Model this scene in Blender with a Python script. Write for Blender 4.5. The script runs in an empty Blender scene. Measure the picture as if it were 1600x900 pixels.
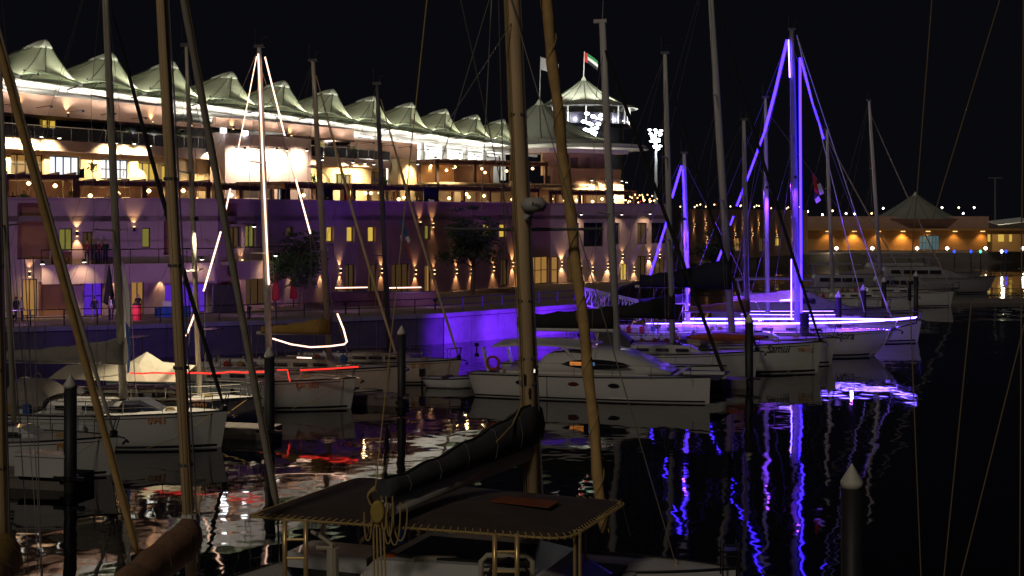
import bpy, math, random
from mathutils import Vector, Matrix
R = math.radians
random.seed(7)
SC = bpy.context.scene
COL = SC.collection

# ------------------------------------------------------------------ camera, sky, light
F, CH, HY = 2200.0, 9.5, 335.0            # focal length in photo pixels, eye height, horizon row
cam_d = bpy.data.cameras.new('camera')
cam = bpy.data.objects.new('camera', cam_d); COL.objects.link(cam)
cam_d.sensor_width = 36; cam_d.lens = F / 1600 * 36
cam_d.shift_y = -(450 - HY) / 1600
cam_d.clip_start = 0.5; cam_d.clip_end = 6000
cam.location = (0, 0, CH); cam.rotation_euler = (R(90), 0, 0)
SC.camera = cam

world = bpy.data.worlds.new('World'); SC.world = world; world.use_nodes = True
wn = world.node_tree; bg = wn.nodes['Background']
sky = wn.nodes.new('ShaderNodeTexSky'); sky.sky_type = 'NISHITA'; sky.sun_disc = False
sky.sun_elevation = R(-6); sky.sun_rotation = R(200); sky.altitude = 0
nightglow = wn.nodes.new('ShaderNodeMixRGB'); nightglow.blend_type = 'ADD'; nightglow.inputs[0].default_value = 1
nightglow.inputs[2].default_value = (.026, .027, .040, 1)      # even city glow over the whole dome
wn.links.new(sky.outputs[0], nightglow.inputs[1]); wn.links.new(nightglow.outputs[0], bg.inputs[0]); bg.inputs[1].default_value = 0.10

sun_d = bpy.data.lights.new('sun', 'SUN'); sun_d.energy = 0.33; sun_d.angle = R(6)
sun_d.color = (1.0, 0.87, 0.70)
sun = bpy.data.objects.new('sun', sun_d); COL.objects.link(sun)
sun.rotation_euler = Vector((0.45, 1.0, -0.75)).to_track_quat('-Z', 'Y').to_euler()

SC.view_settings.view_transform = 'Standard'; SC.view_settings.look = 'None'
SC.view_settings.exposure = 0; SC.view_settings.gamma = 1
SC.render.engine = 'CYCLES'
SC.cycles.use_denoising = True
SC.cycles.sample_clamp_indirect = 6
SC.cycles.max_bounces = 6; SC.cycles.diffuse_bounces = 2; SC.cycles.glossy_bounces = 4
SC.cycles.caustics_reflective = False; SC.cycles.caustics_refractive = False

# ------------------------------------------------------------------ helpers
def W(px, py, Y):
    return Vector(((px - 800) / F * Y, Y, CH - (py - HY) / F * Y))
def wl(px, py, z=0.0):                     # point at height z seen at pixel
    return W(px, py, (CH - z) * F / (py - HY))
def zat(py, Y): return CH - (py - HY) / F * Y

MATS = {}
def mat(name, col, rough=.6, metal=0., var=.18, scale=1.5, emit=None, es=1., bump=0., spec=.5, trans=0., coat=0., stretch=None, hi=0):
    if name in MATS: return MATS[name]
    m = bpy.data.materials.new(name); m.use_nodes = True
    nt = m.node_tree; b = nt.nodes['Principled BSDF']
    b.inputs['Roughness'].default_value = rough; b.inputs['Metallic'].default_value = metal
    b.inputs['Specular IOR Level'].default_value = spec
    if coat: b.inputs['Coat Weight'].default_value = coat
    c = (*col, 1)
    b.inputs['Base Color'].default_value = c
    if var > 0:
        tc = nt.nodes.new('ShaderNodeTexCoord'); nz = nt.nodes.new('ShaderNodeTexNoise')
        nz.inputs['Scale'].default_value = scale; nz.inputs['Detail'].default_value = 6
        nz.inputs['Roughness'].default_value = .65
        if stretch:
            mp = nt.nodes.new('ShaderNodeMapping'); mp.inputs['Scale'].default_value = stretch
            nt.links.new(tc.outputs['Object'], mp.inputs[0]); nt.links.new(mp.outputs[0], nz.inputs['Vector'])
        else:
            nt.links.new(tc.outputs['Object'], nz.inputs['Vector'])
        rp = nt.nodes.new('ShaderNodeValToRGB')
        rp.color_ramp.elements[0].position = .3; rp.color_ramp.elements[1].position = .7
        rp.color_ramp.elements[0].color = (*[x * (1 - var) for x in col], 1)
        rp.color_ramp.elements[1].color = (*[min(1, x * (1 + var * .5)) for x in col], 1)
        nt.links.new(nz.outputs[0], rp.inputs[0]); nt.links.new(rp.outputs[0], b.inputs['Base Color'])
        if bump:
            bp = nt.nodes.new('ShaderNodeBump'); bp.inputs['Strength'].default_value = bump
            bp.inputs['Distance'].default_value = .02
            nt.links.new(nz.outputs[0], bp.inputs['Height']); nt.links.new(bp.outputs[0], b.inputs['Normal'])
    if emit:
        b.inputs['Emission Color'].default_value = (*emit, 1); b.inputs['Emission Strength'].default_value = es
    if trans:
        out = nt.nodes['Material Output']; tr = nt.nodes.new('ShaderNodeBsdfTranslucent')
        tr.inputs[0].default_value = c; mx = nt.nodes.new('ShaderNodeMixShader'); mx.inputs[0].default_value = trans
        nt.links.new(b.outputs[0], mx.inputs[1]); nt.links.new(tr.outputs[0], mx.inputs[2])
        nt.links.new(mx.outputs[0], out.inputs[0])
    MATS[name] = m
    return m

XF = {}                                    # world matrix of every empty / part
def thing(name, label, cat, loc=(0, 0, 0), rz=0., group=None):
    o = bpy.data.objects.new(name, None); COL.objects.link(o)
    o.location = loc; o.rotation_euler = (0, 0, rz); o.empty_display_size = .2
    o['label'] = label; o['category'] = cat
    if group: o['group'] = group
    XF[o.name] = Matrix.Translation(Vector(loc)) @ Matrix.Rotation(rz, 4, 'Z')
    return o
def tag(o, label, cat, group=None):
    o['label'] = label; o['category'] = cat
    if group: o['group'] = group
    return o

class MB:
    def __init__(s): s.v = []; s.f = []; s.smooth = False; s.mi = []
    def add(s, vs, fs):
        n = len(s.v); s.v += [Vector(p) for p in vs]; s.f += [tuple(i + n for i in f) for f in fs]; return s
    def hexa(s, p):                        # 8 points: bottom ring 0-3, top ring 4-7
        return s.add(p, [(3, 2, 1, 0), (4, 5, 6, 7), (0, 1, 5, 4), (1, 2, 6, 5), (2, 3, 7, 6), (3, 0, 4, 7)])
    def box(s, c, d, rz=0.):
        ca, sa = math.cos(rz), math.sin(rz); out = []
        for z in (-.5, .5):
            for x, y in ((-.5, -.5), (.5, -.5), (.5, .5), (-.5, .5)):
                X, Y = x * d[0], y * d[1]
                out.append((c[0] + X * ca - Y * sa, c[1] + X * sa + Y * ca, c[2] + z * d[2]))
        return s.hexa(out)
    def bar(s, a, b, w, h=None):           # rectangular bar between two points
        a, b = Vector(a), Vector(b); h = h or w; d = (b - a).normalized()
        u = d.cross(Vector((0, 0, 1)))
        u = Vector((1, 0, 0)) if u.length < 1e-3 else u.normalized()
        t = u.cross(d).normalized(); u = u * w / 2; t = t * h / 2
        return s.hexa([a - u - t, a + u - t, b + u - t, b - u - t, a - u + t, a + u + t, b + u + t, b - u + t])
    def tube(s, pts, r, n=6, cap=True):
        pts = [Vector(p) for p in pts]; rs = r if isinstance(r, (list, tuple)) else [r] * len(pts)
        d0 = (pts[1] - pts[0]).normalized()
        u = d0.cross(Vector((0, 0, 1)))
        if u.length < 1e-3: u = d0.cross(Vector((1, 0, 0)))
        u.normalize(); rings = []
        for i, p in enumerate(pts):
            d = (pts[min(i + 1, len(pts) - 1)] - pts[max(i - 1, 0)])
            d = d.normalized() if d.length > 1e-9 else d0
            u = (u - d * u.dot(d)); u = u.normalized() if u.length > 1e-6 else d.orthogonal().normalized()
            w = d.cross(u)
            rings.append([p + (u * math.cos(2 * math.pi * k / n) + w * math.sin(2 * math.pi * k / n)) * rs[i] for k in range(n)])
        return s.loft(rings, cap)
    def loft(s, rings, cap=True, closed=True):
        n = len(rings[0]); base = len(s.v)
        for r in rings: s.v += [Vector(p) for p in r]
        m = n if closed else n - 1
        for i in range(len(rings) - 1):
            for k in range(m):
                a = base + i * n + k; b = base + i * n + (k + 1) % n
                s.f.append((a, b, b + n, a + n))
        if cap:
            s.f.append(tuple(base + k for k in reversed(range(n))))
            s.f.append(tuple(base + (len(rings) - 1) * n + k for k in range(n)))
        return s
    def lathe(s, prof, n=16, c=(0, 0, 0), cap=True):
        c = Vector(c)
        return s.loft([[c + Vector((r * math.cos(2 * math.pi * k / n), r * math.sin(2 * math.pi * k / n), z)) for k in range(n)] for r, z in prof], cap)
    def poly(s, pts): return s.add(pts, [tuple(range(len(pts)))])
    def slab(s, pts, z0, z1):              # vertical prism over a plan polygon (counter-clockwise)
        n = len(pts); b = len(s.v)
        s.v += [Vector((p[0], p[1], z0)) for p in pts] + [Vector((p[0], p[1], z1)) for p in pts]
        s.f.append(tuple(b + i for i in reversed(range(n)))); s.f.append(tuple(b + n + i for i in range(n)))
        for i in range(n): s.f.append((b + i, b + (i + 1) % n, b + n + (i + 1) % n, b + n + i))
        return s
    def build(s, name, m, parent=None, world=False, smooth=None, kind=None, label=None):
        me = bpy.data.meshes.new(name); vs = s.v
        if parent is not None and world:
            inv = XF[parent.name].inverted(); vs = [inv @ v for v in vs]
        me.from_pydata([tuple(v) for v in vs], [], s.f)
        ms = m if isinstance(m, (list, tuple)) else [m]
        for q in ms: me.materials.append(q)
        if s.mi:
            for p, i in zip(me.polygons, s.mi): p.material_index = i
        if smooth if smooth is not None else s.smooth:
            for p in me.polygons: p.use_smooth = len(p.vertices) <= 4
        me.update()
        o = bpy.data.objects.new(name, me); COL.objects.link(o)
        if parent is not None:
            o.parent = parent; XF[o.name] = XF[parent.name]
        if kind: o['kind'] = kind
        if label: o['label'] = label
        return o
def lamp(kind, loc, power, col, parent=None, aim=None, angle=80, blend=.6, rad=.08, name='light'):
    d = bpy.data.lights.new(name, kind); d.energy = power; d.color = col
    if kind in ('SPOT', 'POINT'): d.shadow_soft_size = rad
    if kind == 'SPOT': d.spot_size = R(angle); d.spot_blend = blend
    o = bpy.data.objects.new(name, d); COL.objects.link(o)
    loc = Vector(loc); rot = Vector(aim).to_track_quat('-Z', 'Y') if aim is not None else Vector((0, 0, -1)).to_track_quat('-Z', 'Y')
    mw = Matrix.Translation(loc) @ rot.to_matrix().to_4x4()
    if parent is not None:
        o.parent = parent; mw = XF[parent.name].inverted() @ mw
    o.matrix_local = mw
    return o
def text(s, size, m, parent, loc, xdir, up=(0, 0, 1), name='lettering', extr=.006, shear=0.):
    cu = bpy.data.curves.new('t', 'FONT'); cu.body = s; cu.size = size; cu.extrude = extr; cu.align_x = 'CENTER'; cu.shear = shear
    t = bpy.data.objects.new('t', cu); COL.objects.link(t)
    bpy.context.view_layer.update()
    me = bpy.data.meshes.new_from_object(t.evaluated_get(bpy.context.evaluated_depsgraph_get()))
    bpy.data.objects.remove(t); me.name = name
    me.materials.clear(); me.materials.append(m)
    x = Vector(xdir).normalized(); u = Vector(up); n = x.cross(u).normalized(); u = n.cross(x)
    M = Matrix((( x.x, u.x, n.x, loc[0]), (x.y, u.y, n.y, loc[1]), (x.z, u.z, n.z, loc[2]), (0, 0, 0, 1)))
    me.transform(M)
    o = bpy.data.objects.new(name, me); COL.objects.link(o); o.parent = parent; XF[o.name] = XF[parent.name]
    return o

# ------------------------------------------------------------------ materials
WALL = mat('plaster_pink', (.46, .34, .32), .85, var=.14, scale=.5, bump=.15)
CREAM = mat('plaster_cream', (.58, .46, .30), .85, var=.10, scale=.6, bump=.15)
BROWN = mat('plaster_brown', (.32, .17, .07), .85, var=.2, scale=.5)
TERRA = mat('plaster_terracotta', (.42, .25, .19), .85, var=.14, scale=.5)
WHITE = mat('white_paint', (.78, .78, .76), .5, var=.08, scale=.7)
CEIL = mat('white_membrane', (.80, .80, .76), .7, var=.06, scale=.3)
FABR = mat('tent_fabric', (.68, .71, .52), .75, var=.16, scale=.25, trans=.3)
FABR2 = mat('tent_cap', (.58, .60, .50), .75, var=.1, scale=.6)
WOOD = mat('dark_wood', (.075, .032, .02), .6, var=.3, scale=3)
DARK = mat('dark_metal', (.03, .03, .035), .4, .4, var=.1)
SEAM = mat('seam', (.10, .12, .08), .8, var=0)
STEEL = mat('stainless', (.62, .60, .56), .18, 1., var=.1, scale=6)
ALU = mat('mast_aluminium', (.74, .66, .53), .42, .1, var=.14, scale=1.5, stretch=(3, 3, .5))
ALUW = mat('mast_white', (.70, .68, .66), .42, .0, var=.12, scale=1.2, stretch=(3, 3, .5))
ALUD = mat('mast_dark', (.16, .15, .17), .45, .2, var=.2)
WIRE = mat('wire', (.36, .32, .28), .4, .5, var=0)
WIRED = mat('dark_wire', (.05, .05, .05), .5, .3, var=0)
GEL = mat('white_gelcoat', (.66, .65, .63), .28, var=.08, scale=.5, coat=.3)
GELG = mat('grey_gelcoat', (.62, .68, .66), .28, var=.07, scale=.5, coat=.3)
GELP = mat('cream_gelcoat', (.66, .55, .47), .3, var=.07, scale=.5, coat=.3)
GEL2 = mat('dimmed_gelcoat', (.30, .29, .31), .4, var=.12, scale=.5)  # white gelcoat darkened to stand for the weak light far off
GELN = mat('navy_gelcoat', (.02, .025, .06), .2, var=.1, coat=.5)
DECKM = mat('deck', (.58, .56, .52), .6, var=.14, scale=2, bump=.1)
STRIPE = mat('navy_stripe', (.02, .02, .03), .4, var=0)
CANVB = mat('black_canvas', (.018, .018, .02), .85, var=.3, scale=4, bump=.5)
CANVG = mat('charcoal_canvas', (.075, .075, .08), .85, var=.3, scale=3, bump=.6)
CANVN = mat('navy_canvas', (.012, .014, .04), .8, var=.3, scale=3, bump=.5)
CANVT = mat('tan_canvas', (.36, .20, .12), .85, var=.25, scale=3, bump=.6)
CANVO = mat('ochre_canvas', (.36, .22, .05), .85, var=.25, scale=3, bump=.6)
CANVGR = mat('grey_canvas', (.28, .25, .22), .85, var=.2, scale=3, bump=.6)
CANVC = mat('cream_canvas', (.56, .50, .38), .8, var=.12, scale=2, bump=.3)
CANVP = mat('pink_canvas', (.45, .2, .25), .8, var=.1)
GENB = mat('beige_sailcloth', (.64, .47, .26), .75, var=.25, scale=2.5, bump=.6)
GENG = mat('grey_sailcloth', (.46, .40, .33), .75, var=.2, scale=2.5, bump=.5)
ORANGE = mat('orange_canvas', (.46, .09, .015), .7, var=.15)
RED = mat('red_cloth', (.5, .02, .02), .7, var=.1)
BLUE = mat('blue_cloth', (.03, .10, .42), .7, var=.15)
GREEN = mat('green_cloth', (.02, .22, .08), .7, var=.1)
WHITEC = mat('white_cloth', (.75, .75, .75), .8, var=.08)
ROPE = mat('rope', (.62, .44, .17), .9, var=.3, scale=30)
PILEM = mat('pile_sleeve', (.025, .026, .03), .55, var=.3, scale=2)
CAPM = mat('pile_cap', (.78, .74, .66), .55, var=.12, scale=3)
PONT = mat('pontoon', (.22, .19, .17), .8, var=.25, scale=2)
CONC = mat('concrete', (.30, .27, .25), .85, var=.28, scale=.8, bump=.4)
PAVE = mat('paving', (.26, .20, .16), .8, var=.25, scale=.8, bump=.2)
GLASSD = mat('dark_glass', (.02, .02, .03), .08, var=0, spec=.8)
RAILG = mat('rail_glass', (.05, .05, .06), .15, var=0)
LEAF = mat('leaf', (.05, .09, .03), .6, var=.4, scale=3, trans=.2)
LEAFP = mat('palm_leaf', (.07, .12, .03), .6, var=.4, scale=3, trans=.2)
BARK = mat('bark', (.12, .08, .05), .9, var=.3, scale=4)
PLATE = mat('orange_plate', (.75, .28, .05), .6, var=0)
SKIN = mat('skin', (.42, .25, .17), .6, var=0)
CLOTHK = mat('black_clothes', (.015, .015, .02), .8, var=.1)
CLOTHW = mat('pale_clothes', (.45, .42, .45), .8, var=.1)
CLOTHR = mat('red_clothes', (.3, .04, .04), .8, var=.1)
def glow(name, col, s): return mat(name, (.02, .02, .02), .5, var=0, emit=col, es=s)
LEDB = glow('led_blue', (.040, .014, 1.0), 7.5)
LEDW = glow('led_violet_white', (.16, .09, 1.0), 18.0)
LEDC = glow('led_warm_white', (1., .60, .42), 3.2)
LEDR = glow('led_red', (1., .03, .02), 1.5)
YWIN = glow('lit_window', (1., .66, .10), .62)
GWIN = glow('lit_window_dim', (.55, .50, .08), .30)
WWIN = glow('lit_shop', (.88, .93, 1.), 1.25)
OWIN = glow('lit_interior', (1., .50, .12), .30)
DWIN = glow('dim_interior', (1., .55, .18), .045)
HOT = glow('lamp_white', (1., .93, .82), 9.)
WARM = glow('lamp_warm', (1., .62, .26), 6.)
COOL = glow('lamp_cool', (.85, .93, 1.), 12.)
PURP = glow('purple_glow_panel', (.16, .03, 1.), .42)  # panels made to glow purple by emission
BLUEL = glow('blue_lamp', (.02, .05, 1.), 3.)
SCREEN = glow('tv_screen', (.25, .6, 1.), .8)
SIGNW = glow('sign_white', (.9, .7, .7), .22)

# ------------------------------------------------------------------ water, ground
def water():
    m = bpy.data.materials.new('water'); m.use_nodes = True; nt = m.node_tree; b = nt.nodes['Principled BSDF']
    b.inputs['Base Color'].default_value = (.001, .002, .003, 1); b.inputs['Roughness'].default_value = .03
    b.inputs['IOR'].default_value = 1.33
    tc = nt.nodes.new('ShaderNodeTexCoord')
    def layer(sc, mapsc, det):
        mp = nt.nodes.new('ShaderNodeMapping'); mp.inputs['Scale'].default_value = mapsc
        n = nt.nodes.new('ShaderNodeTexNoise'); n.inputs['Scale'].default_value = sc; n.inputs['Detail'].default_value = det
        nt.links.new(tc.outputs['Object'], mp.inputs[0]); nt.links.new(mp.outputs[0], n.inputs['Vector']); return n
    a = layer(.55, (1., .8, 1), 2); c = layer(.10, (1., 1, 1), 1)
    ma = nt.nodes.new('ShaderNodeMath'); ma.operation = 'MULTIPLY_ADD'; ma.inputs[1].default_value = 5.
    nt.links.new(c.outputs[0], ma.inputs[0]); nt.links.new(a.outputs[0], ma.inputs[2])
    bp = nt.nodes.new('ShaderNodeBump'); bp.inputs['Strength'].default_value = 1.; bp.inputs['Distance'].default_value = .020
    nt.links.new(ma.outputs[0], bp.inputs['Height']); nt.links.new(bp.outputs[0], b.inputs['Normal'])
    return m
mb = MB(); mb.poly([(-1500, -60, 0), (1500, -60, 0), (1500, 3000, 0), (-1500, 3000, 0)])
mb.build('water', water(), kind='structure')

ZP = 2.2                                    # promenade level
def pv(px, Y): return Vector(((px - 800) / F * Y, Y, 0))
QUAY = [pv(-350, 86), pv(200, 93), pv(430, 97), pv(560, 100), pv(690, 103.5), pv(925, 115.5), pv(960, 140), pv(1060, 190), pv(1180, 250), pv(1330, 275), pv(2600, 300)]
mb = MB(); pts = [(p.x, p.y) for p in QUAY] + [(900, 1500), (-700, 1500), (-300, 90)]
mb.slab(pts, -3, ZP); mb.build('promenade', PAVE, kind='structure')
# quay wall: coping stones and wall blocks proud of the slab
qw = None
mb = MB(); mbj = []
for i in range(len(QUAY) - 1):
    a, b = QUAY[i], QUAY[i + 1]; d = (b - a); L = d.length; d.normalize(); n = Vector((d.y, -d.x, 0))
    mb.hexa([a + n * .25 + Vector((0, 0, -3)), b + n * .25 + Vector((0, 0, -3)), b - n * .2 + Vector((0, 0, -3)), a - n * .2 + Vector((0, 0, -3)),
             a + n * .25 + Vector((0, 0, ZP - .25)), b + n * .25 + Vector((0, 0, ZP - .25)), b - n * .2 + Vector((0, 0, ZP - .25)), a - n * .2 + Vector((0, 0, ZP - .25))])
qw = mb.build('quay_wall', mat('shaded_concrete', (.07, .06, .06), .8, var=.3, scale=.8, bump=.4), kind='structure'); XF[qw.name] = Matrix.Identity(4)  # concrete colour darkened to stand for weak light on the wall
for i in range(len(QUAY) - 2):
    a, b = QUAY[i], QUAY[i + 1]; d = (b - a); L = d.length; d.normalize(); n = Vector((d.y, -d.x, 0))
    k = max(1, round(L / 2.6)); st = L / k
    for j in range(k):
        p = a + d * (st * j + .02); q = a + d * (st * (j + 1) - .02); up = Vector((0, 0, ZP - .245)); tp = Vector((0, 0, ZP + .05))
        m = MB(); m.hexa([p + n * .36 + up, q + n * .36 + up, q - n * .3 + up, p - n * .3 + up, p + n * .36 + tp, q + n * .36 + tp, q - n * .3 + tp, p - n * .3 + tp])
        m.build('coping_stone', CONC, qw)
        if i < 5:
            cm_ = CONC if i == 4 else mat('shaded_blocks', (.11, .095, .09), .8, var=.3, scale=.8, bump=.4)  # blocks outside the bright purple stretch get shade in their colour
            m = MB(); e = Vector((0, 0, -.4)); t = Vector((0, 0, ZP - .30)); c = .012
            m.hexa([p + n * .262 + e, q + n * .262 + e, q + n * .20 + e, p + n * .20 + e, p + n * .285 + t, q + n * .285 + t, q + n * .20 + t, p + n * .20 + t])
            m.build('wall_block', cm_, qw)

# ------------------------------------------------------------------ quay railing (posts and rails), gangway
rail = thing('quay_railing', 'dark metal railing along the promenade edge above the water', 'railing', (QUAY[1].x, QUAY[1].y, ZP))
for i in range(5):
    a, b = QUAY[i] + Vector((0, .45, 0)), QUAY[i + 1] + Vector((0, .45, 0)); d = b - a; k = max(1, round(d.length / 2.0))
    for j in range(k):
        p = a + d * (j / k)
        MB().bar((p.x, p.y, ZP + .03), (p.x, p.y, ZP + 1.1), .07).build('post', DARK, rail, world=True)
    for h in (1.1, .6):
        MB().tube([(a.x, a.y, ZP + h), (b.x, b.y, ZP + h)], .03, 5).build('rail', DARK, rail, world=True)

gw = thing('gangway', 'purple lit lattice footbridge sloping down from the promenade to the pontoon', 'gangway', W(905, 452, 113))
a, b = W(905, 474, 113), W(1000, 499, 102)
for sgn in (0, 1):
    o = Vector((.4, 1.3, 0)) * sgn; up = Vector((0, 0, 1.2)); n = 9
    m = MB(); m.bar(a + o, b + o, .12); m.build('bottom_chord', WHITE, gw, world=True)
    m = MB(); m.bar(a + o + up, b + o + up, .1); m.build('top_chord', WHITE, gw, world=True)
    for i in range(n):
        p, q = a.lerp(b, i / n) + o, a.lerp(b, (i + 1) / n) + o
        MB().bar(p, q + up, .06).build('lattice_bar', WHITE, gw, world=True)
        MB().bar(q + up, q, .06).build('lattice_bar', WHITE, gw, world=True)
m = MB(); o = Vector((.4, 1.3, 0)); m.hexa([a, a + o, b + o, b, a + Vector((0, 0, .08)), a + o + Vector((0, 0, .08)), b + o + Vector((0, 0, .08)), b + Vector((0, 0, .08))]); m.build('walkway', PONT, gw, world=True)

# ------------------------------------------------------------------ facade machinery
class Line:
    def __init__(s, a, b):
        s.a, s.b = Vector((a.x, a.y, 0)), Vector((b.x, b.y, 0)); s.d = (s.b - s.a).normalized(); s.L = (s.b - s.a).length
        s.n = Vector((s.d.y, -s.d.x, 0)); s.op = []
    def s_at(s, px):
        c = (px - 800) / F
        return (c * s.a.y - s.a.x) / (s.d.x - c * s.d.y)
    def Y(s, px): return s.a.y + s.d.y * s.s_at(px)
    def P(s, t, z, out=0.): return s.a + s.d * t + s.n * out + Vector((0, 0, z))
    def at(s, px, py, out=0.):
        t = s.s_at(px); return s.P(t, zat(py, s.a.y + s.d.y * t), out)
    def rect(s, r):
        x0, y0, x1, y1 = r; ym = s.Y((x0 + x1) / 2)
        return s.s_at(x0), s.s_at(x1), zat(y1, ym), zat(y0, ym)
def obox(m, ln, s0, s1, z0, z1, o0, o1):
    return m.hexa([ln.P(s0, z0, o1), ln.P(s1, z0, o1), ln.P(s1, z0, o0), ln.P(s0, z0, o0), ln.P(s0, z1, o1), ln.P(s1, z1, o1), ln.P(s1, z1, o0), ln.P(s0, z1, o0)])
def wall(ln, s0, s1, z0, z1, ops, m, parent, name='wall', depth=.35, out=0.):
    mb = MB(); ops = [(max(a, s0), min(b, s1), max(c, z0), min(d, z1)) for a, b, c, d in ops]
    ops = [o for o in ops if o[1] > o[0] + .02 and o[3] > o[2] + .02]
    S = sorted({s0, s1, *[o[0] for o in ops], *[o[1] for o in ops]}); Z = sorted({z0, z1, *[o[2] for o in ops], *[o[3] for o in ops]})
    for i in range(len(S) - 1):
        for j in range(len(Z) - 1):
            cs, cz = (S[i] + S[i + 1]) / 2, (Z[j] + Z[j + 1]) / 2
            if any(o[0] < cs < o[1] and o[2] < cz < o[3] for o in ops): continue
            mb.poly([ln.P(S[i], Z[j], out), ln.P(S[i + 1], Z[j], out), ln.P(S[i + 1], Z[j + 1], out), ln.P(S[i], Z[j + 1], out)])
    for a, b, c, d in ops:
        q = [(a, c), (b, c), (b, d), (a, d)]
        for k in range(4):
            (p, r), (t, u) = q[k], q[(k + 1) % 4]
            mb.poly([ln.P(p, r, out), ln.P(p, r, out - depth), ln.P(t, u, out - depth), ln.P(t, u, out)])
    # ends, top and back
    for t in (s0, s1): mb.poly([ln.P(t, z0, out), ln.P(t, z1, out), ln.P(t, z1, out - depth - .1), ln.P(t, z0, out - depth - .1)])
    mb.poly([ln.P(s0, z1, out), ln.P(s1, z1, out), ln.P(s1, z1, out - depth - .1), ln.P(s0, z1, out - depth - .1)])
    mb.poly([ln.P(s0, z0, out - depth - .1), ln.P(s1, z0, out - depth - .1), ln.P(s1, z1, out - depth - .1), ln.P(s0, z1, out - depth - .1)])
    return mb.build(name, m, parent, world=True)
def window(ln, o, pane, parent, cols=1, rows=1, name='window', depth=.3, out=0., fm=None, fw=.07):
    a, b, c, d = o; m = MB(); fm = fm or DARK; f = fw; q = out - depth
    obox(m, ln, a, b, c, c + f, q, q + .09); obox(m, ln, a, b, d - f, d, q, q + .09)
    for i in range(cols + 1):
        t = a + (b - a) * i / cols; t0 = min(max(t - f / 2, a), b - f); obox(m, ln, t0, t0 + f, c + f, d - f, q, q + .085)
    for j in range(1, rows):
        t = c + (d - c) * j / rows; obox(m, ln, a + f, b - f, t - f / 2, t + f / 2, q, q + .08)
    w = m.build(name, fm, parent, world=True)
    for i in range(cols):
        m = MB(); obox(m, ln, a + (b - a) * i / cols, a + (b - a) * (i + 1) / cols, c, d, q - .02, q + .015)
        m.build('pane', pane, w, world=True)
    return w
def sconce(ln, px, py, parent, up=40, down=40, col=(1., .62, .28), out=0., ang=70):
    p = ln.at(px, py, out + .16); s = (p - ln.a).dot(ln.d)
    m = MB(); m.lathe([(.09, -.16), (.11, -.1), (.06, 0), (.11, .1), (.09, .16)], 8, p)
    m.bar(p, p - ln.n * .15, .06); o = m.build('wall_lamp', DARK, parent, world=True)
    m = MB()
    if up: m.lathe([(.085, .161), (.07, .20)], 8, p)
    if down: m.lathe([(.07, -.20), (.085, -.161)], 8, p)
    m.build('bulb', WARM, o, world=True)
    if up: lamp('SPOT', p + Vector((0, 0, .26)) + ln.n * .05, up, col, parent, (-ln.n.x * .22, -ln.n.y * .22, 1), ang, .8, .05)
    if down: lamp('SPOT', p - Vector((0, 0, .26)) + ln.n * .05, down, col, parent, (-ln.n.x * .22, -ln.n.y * .22, -1), ang, .8, .05)
def downlight(ln, px, py, parent, pw=130, col=(1., .80, .50), out=0., ang=95):
    p = ln.at(px, py, out + 1.15)
    m = MB(); m.bar(ln.at(px, py, out) + Vector((0, 0, .1)), p + Vector((0, 0, .1)), .06)
    m.lathe([(.10, .12), (.14, 0), (.16, -.10)], 8, p); o = m.build('flood_lamp', DARK, parent, world=True)
    MB().lathe([(.15, -.104), (.10, -.13)], 8, p).build('bulb', HOT, o, world=True)
    lamp('SPOT', p - Vector((0, 0, .2)), pw, col, parent, (-ln.n.x * .75, -ln.n.y * .75, -1), ang, 1., .06)

bd = thing('marina_building', 'long cream and pink terraced marina building with lit terraces and tented roof line', 'building', (pv(340, 105).x, pv(340, 105).y, ZP))
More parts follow.
